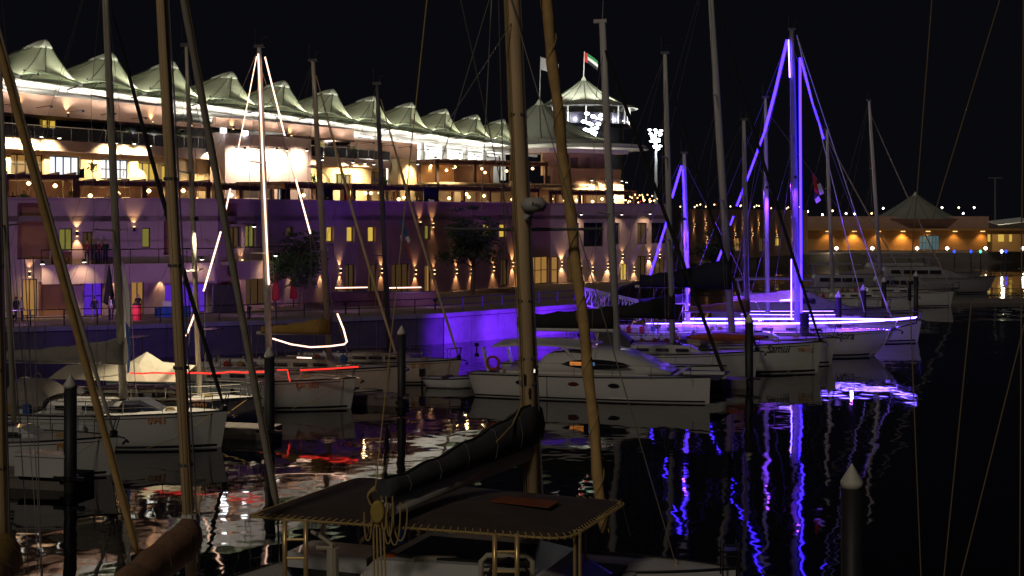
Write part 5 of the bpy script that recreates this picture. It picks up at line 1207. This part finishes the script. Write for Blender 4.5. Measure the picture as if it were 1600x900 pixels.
for py in (482,): lamp('POINT', W(1085, py, Y4 - 1.4), 420, (.22, .06, 1.), T, rad=.08)
for sgn in (-1, 1): ledtube(s3['T'], [XF[s3['T'].name] @ Vector((-7 + 14 * u, sgn * (half_beam(u, 4.) - .05), sheer(u, 1.6) + .64)) for u in [.05 + .5 * i / 6 for i in range(7)]], .03, LEDW)
s5 = sailboat('dim yacht on the right with a tall slim grey mast', (1490, 479), -8, 14, 4., 1.6, GEL, (1377, (1358, 158), .16, ALUW), (4.5, 1.4, CANVGR, .7, .4), (GENG, .07, (1361, 180)))
s6 = sailboat('dim yacht behind the bright mast with a slim violet-grey mast', (1432, 487), -8, 13, 3.8, 1.5, GEL, (1301, (1292, 203), .15, ALUW), None, (GENG, .07, None))

def motorboat(label, bow, head, L, B, fb, hm, fly=True, name='motor_yacht'):
    bp = wl(*bow); rz = R(head); h = Vector((math.cos(rz), math.sin(rz), 0)); c = bp - h * (L / 2); c.z = 0
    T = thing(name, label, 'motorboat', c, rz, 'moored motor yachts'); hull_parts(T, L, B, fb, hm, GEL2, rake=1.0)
    z = sheer(.5, fb); rs = []
    for x, w, zt in ((-.34, .8, .9), (-.32, .82, 1.35), (.05, .78, 1.45), (.16, .7, .75), (.30, .5, .12)):
        rs.append([Vector((x * L, w * B / 2, z - .1)), Vector((x * L, w * B / 2 * .95, z + zt * .6)), Vector((x * L, w * B / 2 * .8, z + zt)), Vector((x * L, -w * B / 2 * .8, z + zt)), Vector((x * L, -w * B / 2 * .95, z + zt * .6)), Vector((x * L, -w * B / 2, z - .1))])
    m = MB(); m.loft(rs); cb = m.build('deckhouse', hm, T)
    for s in (1, -1):
        for k in range(4):
            x = -.29 * L + k * .095 * L; MB().box((x + .04 * L, s * B * .395, z + .8), (.082 * L, .06, .42)).build('side_window', GLASSD, cb)
    MB().add([(.10 * L, .30 * B, z + 1.02), (.10 * L, -.30 * B, z + 1.02), (.165 * L, -.27 * B, z + .72), (.165 * L, .27 * B, z + .72)], [(0, 1, 2, 3)]).build('windscreen', GLASSD, cb)
    if fly:
        rs = []
        for i in range(7):
            x = -.36 * L + .42 * L * i / 6; rs.append([Vector((x, y, z + 2.5 + .12 * math.sin(math.pi * i / 6) + dz)) for y, dz in ((.38 * B, 0), (0, .06), (-.38 * B, 0), (-.38 * B, -.1), (.38 * B, -.1))])
        m = MB(); m.loft(rs); m.build('hardtop', hm, T)
        for x in (-.33, .0):
            for s in (1, -1): MB().bar((x * L, s * .34 * B, z + 1.3), ((x - .02) * L, s * .34 * B, z + 2.45), .1).build('hardtop_post', hm, T)
    lifelines(T, L, B, fb, .45, .93, 5)
    return T
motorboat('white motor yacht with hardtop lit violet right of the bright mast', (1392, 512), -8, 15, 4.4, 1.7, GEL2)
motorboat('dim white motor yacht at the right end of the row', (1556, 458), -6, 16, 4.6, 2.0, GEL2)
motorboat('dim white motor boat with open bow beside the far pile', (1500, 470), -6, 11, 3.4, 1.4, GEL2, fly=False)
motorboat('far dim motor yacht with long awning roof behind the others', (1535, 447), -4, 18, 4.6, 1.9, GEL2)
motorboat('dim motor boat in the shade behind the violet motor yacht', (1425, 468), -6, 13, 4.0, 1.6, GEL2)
def added_deck_flood(info, f, dx, power, col=(.26, .06, 1.), ang=148):  # violet lamps added on the masts to boost light on the decks
    T_ = info['T']; q = info['mb'].lerp(info['mt'], f)
    for sgn in (1, -1):
        p_ = q + Vector((dx, sgn * 1.3, 0)); m = MB(); m.lathe([(.12, -.12), (.07, .08)], 8, p_); m.bar(p_ + Vector((0, 0, .05)), q + Vector((0, 0, .05)), .05); m.build('added_deck_light', DARK, T_)
        lamp('SPOT', XF[T_.name] @ (p_ - Vector((0, 0, .16))), power, col, T_, (0, -.12, -1), ang, .5, .1)
added_deck_flood(s2, .50, .0, 1900, (.16, .03, 1.)); added_deck_flood(s4, .62, 0, 3000, (.16, .03, 1.)); added_deck_flood(s3, .6, 0, 2200, (.16, .03, 1.))
# blue accent lamps near the water on the far pontoon
fp = pontoon('dim far pontoon at the right end of the basin', pv(1400, 150), pv(1700, 152), 1.0)
for px, c_ in ((1491, BLUEL), (1517, BLUEL), (1532, mat('lamp_green', (.02, .02, .02), var=0, emit=(.1, 1., .5), es=2.)), (1565, COOL), (1572, BLUEL)):
    p = W(px, 399 if px < 1560 else 396, 262); T = thing('pontoon_lamp', {1491: 'small blue lamp on the far quay wall, left', 1517: 'small blue lamp on the far quay wall, middle', 1532: 'small green lamp on the far quay wall', 1565: 'small white lamp on the far quay wall at right', 1572: 'small blue lamp on the far quay wall, right'}[px], 'lamp', (p.x, p.y, 0))
    MB().tube([(p.x, p.y, -.5), (p.x, p.y, 2.4)], .1, 6).build('post', DARK, T, world=True); MB().lathe([(.1, -.3), (.28, 0), (.1, .3)], 8, (p.x, p.y, 2.6)).build('globe', c_, T, world=True)

# ------------------------------------------------------------------ foreground catamaran with canvas bimini
fr = R(-20); FCc = Vector((-0.6, 31.4, 0)); FC = thing('near_catamaran', 'foreground catamaran with brown laced bimini, charcoal sail bag and stainless ladders', 'catamaran', FCc, fr)
def cat2(u, y): return Vector((u, y))
zb = 3.0
A, Bq, Cq, Dq = [Vector((p.x, p.y, zb)) for p in (wl(395, 803, zb), wl(882, 838, zb), wl(970, 783, zb), wl(560, 745, zb))]
# rounded outline
def corner(p, a, b, r):
    d1, d2 = (a - p).normalized(), (b - p).normalized(); return [((p + d1 * r).lerp(p, t)).lerp(p.lerp(p + d2 * r, t), t) for t in (0, .25, .5, .75, 1)]
outl = corner(A, Dq, Bq, .25) + corner(Bq, A, Cq, .55) + corner(Cq, Bq, Dq, .3) + corner(Dq, Cq, A, .4)
cen = (A + Bq + Cq + Dq) / 4
BIM = mat('bimini_canvas', (.095, .07, .058), .85, var=.25, scale=1.6, bump=.6)
m = MB(); rs = []
for f, dz in ((1, 0), (.82, .06), (.55, .12), (.25, .16), (.02, .17)): rs.append([cen + (p - cen) * f + Vector((0, 0, dz)) for p in outl])
rs2 = [[q - Vector((0, 0, .05)) for q in r] for r in rs]
m.loft(rs, cap=False); m.loft(rs2[::-1], cap=False); m.loft([rs[0], rs2[0]], cap=False)
m.build('bimini', BIM, FC, world=True, smooth=True)
fp_ = [cen + (p - cen) * 1.025 - Vector((0, 0, .05)) for p in outl]; fp_.append(fp_[0])
MB().tube(fp_, .026, 6).build('bimini_frame', ROPE, FC, world=True, smooth=True)
# lacing: each turn of rope
def along(pts, step):
    out = []; acc = 0
    for a, b in zip(pts[:-1], pts[1:]):
        d = (b - a).length; t = acc
        while t < d: out.append(a.lerp(b, t / d)); t += step
        acc = t - d
    return out
for k, p in enumerate(along(fp_, .165)):
    inn = p.lerp(cen, .028); v = Vector((.05, -.02, 0)); inn.z = zb + .03
    if p.y > cen.y + .8 and p.x < 1.5: continue
    MB().tube([p + Vector((0, 0, -.04)), p + (p - cen).normalized() * .035 + v * .5 + Vector((0, 0, .02)), inn + v], .013, 5).build('lacing_turn', ROPE, FC, world=True)
m = MB(); a = [wl(x, y, zb + .17) for x, y in ((765, 784), (858, 794), (874, 784), (785, 776))]; m.hexa([q for q in a] + [q + Vector((0, 0, .015)) for q in a]); m.build('bimini_patch', mat('rust_canvas', (.30, .08, .02), .8, var=.2), FC, world=True)
# hulls, deck
for y, L_, x0 in ((2.5, 7.6, 1.35), (-2.5, 9.6, .35)):
    h0 = thing('tmp', 't', 't')
    bpy.data.objects.remove(h0)
    n0 = set(o.name for o in COL.objects)
    hull_parts(FC, L_, 1.9, 1.45, GEL, yoff=y, rake=.1)
    for o in COL.objects:
        if o.name not in n0: o.location.x += x0
MB().box((-.6, 0, 1.2), (6.6, 4.2, .45)).build('bridge_deck', mat('darkened_deck', (.06, .055, .05), .8, var=.3, scale=3), FC)  # deck colour darkened to stand for the dark under the bimini
m = MB(); rs = []
for x, w, zt in ((-2.3, 3.6, 1.7), (-2.0, 3.8, 1.98), (0.4, 3.7, 2.05), (1.7, 3.2, 1.9), (2.6, 2.6, 1.45)):
    rs.append([Vector((x, w / 2, 1.4)), Vector((x, w / 2 * .95, 1.4 + (zt - 1.4) * .7)), Vector((x, w / 2 * .8, zt)), Vector((x, -w / 2 * .8, zt)), Vector((x, -w / 2 * .95, 1.4 + (zt - 1.4) * .7)), Vector((x, -w / 2, 1.4))])
m.loft(rs); m.build('coachroof', GEL, FC)
MB().box((-.3, -.3, 2.05), (2.6, 1.9, .05)).build('roof_mat', CANVB, FC)
MB().box((2.9, 0, 1.25), (.22, 4.9, .2)).build('cross_beam', ALUW, FC)
MB().bar((2.9, 0, 1.3), (4.6, 0, 1.4), .14).build('bowsprit', ALUW, FC)
def fc(px, py, Y): return W(px, py, Y)
# ladders / bimini supports in stainless, warm lamplight painted into their colour
for px0, px1, y0, Y, rung in ((445, 478, 812, 29.6, (843, 872, 905)), (773, 808, 834, 28.3, (862, 893, 920))):
    m = MB(); k = []
    for px in (px0, px1):
        t = W(px, y0, Y); b = Vector((t.x, t.y, 1.45)); m = MB(); m.tube([b, t], .05, 8); m.build('ladder_tube', mat('warm_lit_steel', (.92, .64, .28), .30, .5, var=.15, scale=5), FC, world=True, smooth=True); k.append(t)
    for r in rung: MB().tube([W(px0, r, Y), W(px1, r, Y)], .028, 6).build('ladder_rung', MATS['warm_lit_steel'], FC, world=True)
for px in (898, 906):
    t = W(px, 828, 28.9); MB().tube([(t.x, t.y, 1.45), t], .035, 6).build('bimini_post', MATS['warm_lit_steel'], FC, world=True)
for px, y0, Y in ((560, 800, 33.8), (915, 790, 31.6), (640, 800, 33.2)):
    t = W(px, y0, Y); t.z = min(t.z, 2.95); MB().tube([(t.x, t.y, 1.4), t], .03, 6).build('bimini_post', MATS['warm_lit_steel'], FC, world=True)
t = W(520, 856, 29.8); b = Vector((t.x, t.y, 1.45)); m = MB(); m.tube([b, t], .13, 10); m.build('winch_post', CANVC, FC, world=True); m = MB(); m.tube([t + Vector((-.35, 0, .0)), t + Vector((0, 0, .0))], .05, 6); m.tube([t + Vector((-.5, .4, .25)), t + Vector((-.25, .1, .2)), t + Vector((0, 0, .05))], .04, 6); m.build('post_arm', CANVC, FC, world=True)
# helm seats / hatch frames in cream
for x0, x1, y0, y1, Y in ((640, 720, 872, 905, 30.5), (752, 832, 868, 905, 29.6)):
    a, b = W(x0, y1, Y), W(x1, y0, Y); c0 = Vector(((a.x + b.x) / 2, Y, 0)); w = b.x - a.x; m = MB()
    zt_ = b.z; m.tube([(a.x, Y, 1.45), (a.x, Y, zt_ - .12), (a.x + .12, Y, zt_), (b.x - .12, Y, zt_), (b.x, Y, zt_ - .12), (b.x, Y, 1.45)], .06, 8); m.tube([(a.x, Y, zt_ - .3), (b.x, Y, zt_ - .3)], .04, 6)
    st = m.build('seat_frame', CANVC, FC, world=True, smooth=True); m = MB(); m.box((c0.x, Y + .25, zt_ - .4), (w * .8, .5, .12)); m.build('seat_pad', CANVB, FC, world=True)
p = W(795, 905, 28.9); m = MB(); m.tube([p + Vector((.42 * math.cos(t * .393), .05, .42 * math.sin(t * .393))) for t in range(17)], .03, 6); m.bar(p - Vector((0, 0, 0)), (p.x, p.y, 1.45), .12); m.build('steering_wheel', CANVB, FC, world=True)
ob = W(612, 880, 31); MB().lathe([(.02, -.25), (.22, -.2), (.26, .1), (.1, .22)], 10, ob).build('fender', ORANGE, FC, world=True)
p = W(590, 892, 32.5); MB().box((p.x - .9, p.y, 1.6), (2.0, 1.2, .35), fr).build('locker', GEL, FC, world=True)
# pulpit seat at the far bow
b = W(1142, 880, 31.6)
m = MB()
for dx in (-.18, .18):
    for dy in (0, .35): m.tube([(b.x + dx, b.y + dy, 1.35), (b.x + dx, b.y + dy, zat(848, 31.6))], .022, 6)
for r in (852, 870): m.tube([(b.x - .18, b.y, zat(r, 31.6)), (b.x + .18, b.y, zat(r, 31.6))], .02, 6)
m.box((b.x, b.y + .17, zat(862, 31.6)), (.42, .4, .04)); m.build('pulpit_seat', STEEL, FC, world=True)
# mast
MY = 33.6; mz = 1.3
mb0, mt0 = W(833, 905, MY), W(762, -900, MY); mb0.z = 1.4; mb0.x = (838 - 800) / F * MY
n = 14; m = MB(); m.loft([[mb0.lerp(mt0, f) + Vector((.19 * math.cos(2 * math.pi * j / n), .23 * math.sin(2 * math.pi * j / n), 0)) for j in range(n)] for f in (0, .3, .6, 1)]); ms = m.build('mast', mat('mast_beige', (.86, .62, .35), .45, 0., var=.2, scale=1.4, stretch=(4, 4, .35)), FC, world=True, smooth=True)
m = MB(); m.box(mb0.lerp(mt0, .5) + Vector((.2, -.1, 0)), (.03, .05, 20)) if False else None
MB().tube([mb0 + Vector((.17, -.17, 1)), mt0 + Vector((.17, -.17, 0))], .02, 5).build('sail_track', ALUD, ms, world=True)
for k, dx in enumerate((-.22, -.26, -.16)): MB().tube([mb0 + Vector((dx, -.2, .6)), mt0 + Vector((dx * .6, -.2, 0))], .011, 4).build('halyard', ROPE, FC, world=True)
for py, w in ((359, 1.9),):
    q = W(818, py, MY)
    for s in (-1, 1): MB().tube([q, q + Vector((s * w, .1 * s, .02))], [.05, .035], 6).build('spreader', ALUD, ms, world=True)
for py in (180, 470, 560, 600):
    q = W(818 + (py - 359) * .02, py, MY); q.x = mb0.lerp(mt0, (q.z - mb0.z) / (mt0.z - mb0.z)).x
    MB().lathe([(.205, -.05), (.225, -.03), (.225, .03), (.205, .05)], 16, (q.x, MY, q.z)).build('mast_band', ALUD, ms, world=True)
for k, py in enumerate((590, 612, 640)):
    zq = zat(py, MY); xq = mb0.lerp(mt0, (zq - mb0.z) / (mt0.z - mb0.z)).x; p = Vector((xq - .1 + .1 * k, MY - .27, zq)); m = MB(); m.bar(p - Vector((0, 0, .12)), p + Vector((0, 0, .12)), .035); m.box(p + Vector((0, .03, 0)), (.05, .06, .08)); m.build('cleat', STEEL, ms, world=True)
zq = zat(575, MY); p = Vector((mb0.lerp(mt0, (zq - mb0.z) / (mt0.z - mb0.z)).x + .16, MY - .2, zq)); MB().lathe([(.09, -.08), (.06, 0), (.09, .08)], 12, p).build('mast_winch', STEEL, ms, world=True)
# radome on mast bracket
q = W(834, 320, MY - .4); m = MB(); m.lathe([(.02, -.17), (.24, -.16), (.31, -.04), (.31, .05), (.22, .16), (.02, .18)], 18, q); rd = m.build('radome', mat('radome', (.6, .58, .54), .5), FC, world=True, smooth=True); m = MB(); m.bar(q - Vector((.25, 0, .3)), q - Vector((0, 0, .15)), .1); m.build('bracket', GEL, rd, world=True)
text('Ray', .13, DARK, rd, local(FC, q + Vector((.04, -.315, -.03))), Vector((math.cos(-fr), math.sin(-fr), 0)))
# boom + bag
ge = W(828, 706, MY - .15); en = W(590, 800, 28.9)
m = MB(); n = 12; d = (en - ge)
m.loft([[ge.lerp(en, f) + Vector((.10 * math.cos(2 * math.pi * j / n) * 1.2, 0, .20 * math.sin(2 * math.pi * j / n))) for j in range(n)] for f in (0, .5, .985)]); m.build('boom', mat('boom_grey', (.80, .77, .75), .5, 0., var=.12, scale=2), FC, world=True, smooth=True)
m = MB(); m.loft([[en + Vector((.15 * k * math.cos(2 * math.pi * j / n), -dd, .245 * k * math.sin(2 * math.pi * j / n))) for j in range(n)] for dd, k in ((-.06, 1), (.03, 1), (.07, .8))]); m.build('boom_end_cap', mat('cap_yellow', (.62, .45, .10), .5), FC, world=True, smooth=True)
rs = []; side = Vector((d.y, -d.x, 0)).normalized()
N = 16
for i in range(N + 1):
    f = i / N * .97; p = ge.lerp(en, f) + Vector((0, 0, .24))
    k = .36 + .52 * max(0, 1 - f * 1.15) ** 1.5 + .035 * math.sin(i * 1.7); w = .27 - .08 * f + .02 * math.sin(i * 2.9)
    if i == 0: k *= .96; p = p - d * .045
    rs.append([p + side * (w * yy) + Vector((0, 0, k * zz)) for yy, zz in ((-.35, -.12), (-.8, .05), (-1.02, .45), (-.7, .9), (-.2, 1.02), (.2, 1.02), (.7, .9), (1.02, .45), (.8, .05), (.35, -.12))])
m = MB(); m.loft(rs); m.build('sail_bag', CANVG, FC, world=True, smooth=True)
m = MB(); m.tube([r[4] + Vector((0, 0, .015)) for r in rs], .022, 5); m.build('bag_zip', CANVB, FC, world=True)
for i in (2, 5, 8, 11, 14): MB().tube([q + (q - (rs[i][0] + rs[i][5]) / 2) * .03 for q in rs[i]] + [rs[i][0]], .012, 4).build('bag_strap', mat('grey_webbing', (.16, .15, .15), .9, var=0), FC, world=True)
m = MB(); m.tube([W(814, 634, MY - .5), W(800, 665, MY - 1.2), W(776, 690, 31.4)], .018, 5); m.build('bag_lashing', ROPE, FC, world=True)
# coiled ropes hanging at the boom end
rnd = random.Random(3)
for k, (x, y0, y1, w) in enumerate(((572, 800, 845, 12), (603, 790, 850, 14), (612, 785, 852, 18), (620, 784, 845, 22), (598, 775, 830, 8), (606, 775, 838, 10))):
    Yk = 29.1 - k * .05; pts = []
    for t in range(13):
        a = math.pi * t / 12; pts.append(W(x - w * math.cos(a) * .5 + w * .25, y0 + (y1 - y0) * math.sin(a) ** .7, Yk))
    MB().tube(pts, .016, 5).build('rope_coil', ROPE, FC, world=True)
for k in range(4):
    x = 583 + k * 5; MB().tube([W(x, 800, 29.2), W(x + 2 + k, 910, 29.0)], .02, 5).build('mainsheet', ROPE, FC, world=True)
m = MB(); q = W(588, 775, 29.4)
for k in range(10):
    a = rnd.uniform(0, 6.28); m.tube([q + Vector((.18 * math.cos(a + t * .5) * rnd.uniform(.7, 1), .05 * k - .25, .17 * math.sin(a + t * .5))) for t in range(14)], .02, 5)
m.build('rope_bundle', ROPE, FC, world=True)
MB().tube([W(586, 768, 29.4), mt0], .014, 5).build('topping_lift', ROPE, FC, world=True)
# furled genoa, wrapped
gf, gt = W(942, 832, 34.6), W(795, -600, 34.0); pts = []; rr = []; m = MB(); n = 60; ring = []
for i in range(n + 1):
    f = i / n; p = gf.lerp(gt, f); p.x += .05 * math.sin(f * 9); r = .135 * (1 + .10 * math.sin(i * 1.9)) * (.55 if i == 0 else 1)
    ring.append([p + Vector((r * math.cos(2 * math.pi * j / 12) * (1 + .12 * math.cos(2 * math.pi * j / 12 * 1 + i * .9)), r * math.sin(2 * math.pi * j / 12), 0)) for j in range(12)])
m.loft(ring); g = m.build('furled_genoa', mat('genoa_tan', (.74, .47, .18), .75, var=.25, scale=3, bump=.7), FC, world=True, smooth=True)
hel = []
for i in range(220):
    f = i / 219; p = gf.lerp(gt, f); p.x += .05 * math.sin(f * 9); a = i * .42; hel.append(p + Vector((.15 * math.cos(a), .15 * math.sin(a), 0)))
MB().tube(hel, .012, 4).build('wrap_line', ROPE, g, world=True)
MB().tube([W(1056, 882, 32.4), W(795, -10, 33.2), W(770, -96, 33.2)], .014, 5).build('forestay', WIRE, FC, world=True)
m = MB(); q = W(1056, 872, 32.4); m.add([q, q + Vector((-.16, 0, -.7)), q + Vector((.16, 0, -.7)), q + Vector((0, .2, -.7))], [(0, 1, 2), (0, 2, 3), (0, 3, 1), (1, 3, 2)]); m.build('stay_fitting', CANVC, FC, world=True)
for a, b in (((720, 0, 33), (803, 380, 33.2)), ((764, 0, 33.0), (690, 250, 31.5)), ((768, 0, 33.2), (752, 330, 33)), ((779, 0, 33.3), (790, 420, 33.3)), ((700, 190, 31.4), (800, 35, 33.4)), ((970, 780, 31.4), (985, 838, 32.3)), ((955, 790, 31.6), (930, 850, 32.0))):
    MB().tube([W(*a), W(*b)], .013, 4).build('running_line', WIRE, FC, world=True)

# ------------------------------------------------------------------ foreground yachts at left, cut by the frame
def near_yacht(label, bow, mastp, mtop, mr, gfoot, gtop, gr, cm, cover, gm):
    bp = Vector((bow[0], bow[1], 0)); mp = Vector((mastp[0], mastp[1], 0)); hd2 = (bp - mp).normalized(); L_ = 10.5; c = bp - hd2 * (L_ / 2)
    T = thing('near_yacht', label, 'sailboat', c, math.atan2(hd2.y, hd2.x)); hull_parts(T, L_, 3.2, 1.4, GEL)
    m = MB(); m.loft(rounded(-1.6, 2.2, 1.9, 1.3, 1.3, 1.75)); m.build('cabin', GEL, T)
    b = Vector((mp.x, mp.y, 1.5)); m = MB(); n = 12; m.loft([[b.lerp(mtop, f) + Vector((mr * math.cos(2 * math.pi * j / n), mr * 1.3 * math.sin(2 * math.pi * j / n), 0)) for j in range(n)] for f in (0, .3, .7, 1)]); ms = m.build('mast', MATS['mast_beige'], T, world=True, smooth=True)
    for zq in (3.2, 4.6, 6.5, 8.5, 10.2):
        q = b.lerp(mtop, (zq - b.z) / (mtop.z - b.z)); MB().lathe([(mr * 1.32, -.03), (mr * 1.36, 0), (mr * 1.32, .03)], 12, q).build('mast_band', ALUD, ms, world=True)
    for kx in (-.6, .4): MB().tube([b + Vector((mr * kx, -mr * 1.4, 1.2)), mtop + Vector((mr * kx * .5, -mr, 0))], .009, 4).build('halyard', ROPE, T, world=True)
    MB().tube([b + Vector((mr + .02, -.05, .8)), mtop + Vector((mr, 0, 0))], .018, 5).build('sail_track', ALUD, ms, world=True)
    m = MB(); n = 40; ring = []
    for i in range(n + 1):
        f = i / n; p = gfoot.lerp(gtop, f); r = gr * (1 + .08 * math.sin(i * 2.1)) * (.5 if i == 0 else 1); ring.append([p + Vector((r * math.cos(2 * math.pi * j / 10), r * math.sin(2 * math.pi * j / 10), 0)) for j in range(10)])
    m.loft(ring); g = m.build('furled_genoa', gm, T, world=True, smooth=True)
    MB().tube([p[0] for p in ring[::1]], .012, 4).build('leech_line', ROPE, g, world=True)
    MB().lathe([(.05, -.2), (.15, -.18), (.15, .0), (.05, .05)], 10, gfoot).build('furler_drum', DARK, g, world=True)
    MB().tube([Vector((bp.x, bp.y, 1.35)) - hd2 * .15, gfoot], .02, 5).build('forestay', STEEL, T, world=True)
    a, e, h0, h1, ww = cover; rs = []; dd = (e - a); sd = Vector((dd.y, -dd.x, 0)).normalized()
    for i in range(15):
        f = i / 14; p = a.lerp(e, f); k = (h0 + (h1 - h0) * f) * (1 + .06 * math.sin(i * 1.8)); w = ww * (1 + .08 * math.sin(i * 2.6))
        if i == 0: k *= .8; w *= .8
        rs.append([p + sd * (w * yy) + Vector((0, 0, k * zz)) for yy, zz in ((-.5, -.45), (-1, -.1), (-.85, .3), (-.3, .55), (.3, .55), (.85, .3), (1, -.1), (.5, -.45))])
    m = MB(); m.loft(rs); sc_ = m.build('sail_cover', cm, T, world=True, smooth=True)
    MB().tube([a - Vector((0, 0, h0 * .5)), e - Vector((0, 0, h1 * .5))], .08, 8).build('boom', ALUW, T, world=True)
    for i in range(2, 14, 4): MB().tube([rs[i][j] * 1.0 for j in range(8)] + [rs[i][0]], .014, 4).build('cover_tie', mat('dark_tape', (.16, .10, .05), .9, var=0), sc_, world=True)
    return T
Ym = 27.6; mp = W(303, 880, Ym)
ny2 = near_yacht('foreground yacht with brown sail cover and tall beige mast, cut by the lower frame', (W(440, 868, 32.8).x, 32.8), (mp.x, mp.y), W(212, -800, Ym), .115, W(434, 800, 32.2), W(195, -500, 28.5), .078, CANVT, (W(300, 838, Ym - .1), W(165, 945, 24.6), .75, .6, .30), GENG)
MB().lathe([(.15, -.15), (.2, -.1), (.16, .12)], 10, W(297, 812, Ym)).build('mast_collar', WHITEC, ny2, world=True)
mp = W(9, 850, 27.2)
ny1 = near_yacht('foreground yacht at the left frame edge with ochre sail cover and beige furled genoa', (W(224, 898, 31.6).x, 31.6), (mp.x, mp.y), W(-34, -800, 27.2), .10, W(215, 868, 31.4), W(-62, -150, 28.4), .085, CANVO, (W(6, 868, 27.1), W(-40, 960, 24.5), .85, .7, .38), MATS['genoa_tan'])
for x0, x1 in ((12, 40), (22, 55), (38, 60), (52, 62)): MB().tube([W(x0, 400, 28), W(x1, 800, 27.5), W(x1 + 6, 930, 27.4)], .010, 4).build('halyard', WIRE, ny1, world=True)

# yacht below the frame at right: only its rigging rises into view
bp = Vector((8.2, 20.5, 0)); Tn = thing('near_rigged_yacht', 'thin rigging wires of a near yacht crossing the dark water at right', 'sailboat', (6.0, 14.5, 0), R(70)); hull_parts(Tn, 11, 3.4, 1.4, GEL)
m = MB(); m.loft(rounded(-1.6, 2.2, 2., 1.3, 1.3, 1.75)); m.build('cabin', GEL, Tn)
def wire(pts, r=.008):
    MB().tube(pts, r, 5).build('shroud', mat('tan_wire', (.34, .24, .14), .5, .2, var=0), Tn, world=True)
def ext(a, b, z): 
    d = b - a; return a + d * ((z - a.z) / d.z)
for (x0, y0, x1, y1, Y) in ((1456, 0, 1421, 455, 18), (1562, 0, 1455, 350, 18.5), (1599, 0, 1593, 900, 17), (1518, 470, 1475, 900, 17.5), (1602, 500, 1502, 900, 17.5), (1421, 455, 1439, 900, 17.8), (1571 - 240, 95, 1571 - 240, 96, 18)):
    if y1 - y0 < 2: continue
    a, b = W(x0, y0, Y), W(x1, y1, Y)
    if y0 == 0: a = ext(b, a, 15.5)
    if y1 == 900: b = ext(a, b, 1.35)
    wire([a, b])
a = W(1421, 455, 17.8); MB().tube([a + Vector((0, 0, .12)), a - Vector((0, 0, .12))], .025, 6).build('turnbuckle', STEEL, Tn, world=True)
wire([W(1455, 350, 18.5), ext(W(1456, 345, 18.5), W(1421, 455, 18.5), 1.35)]) if False else None
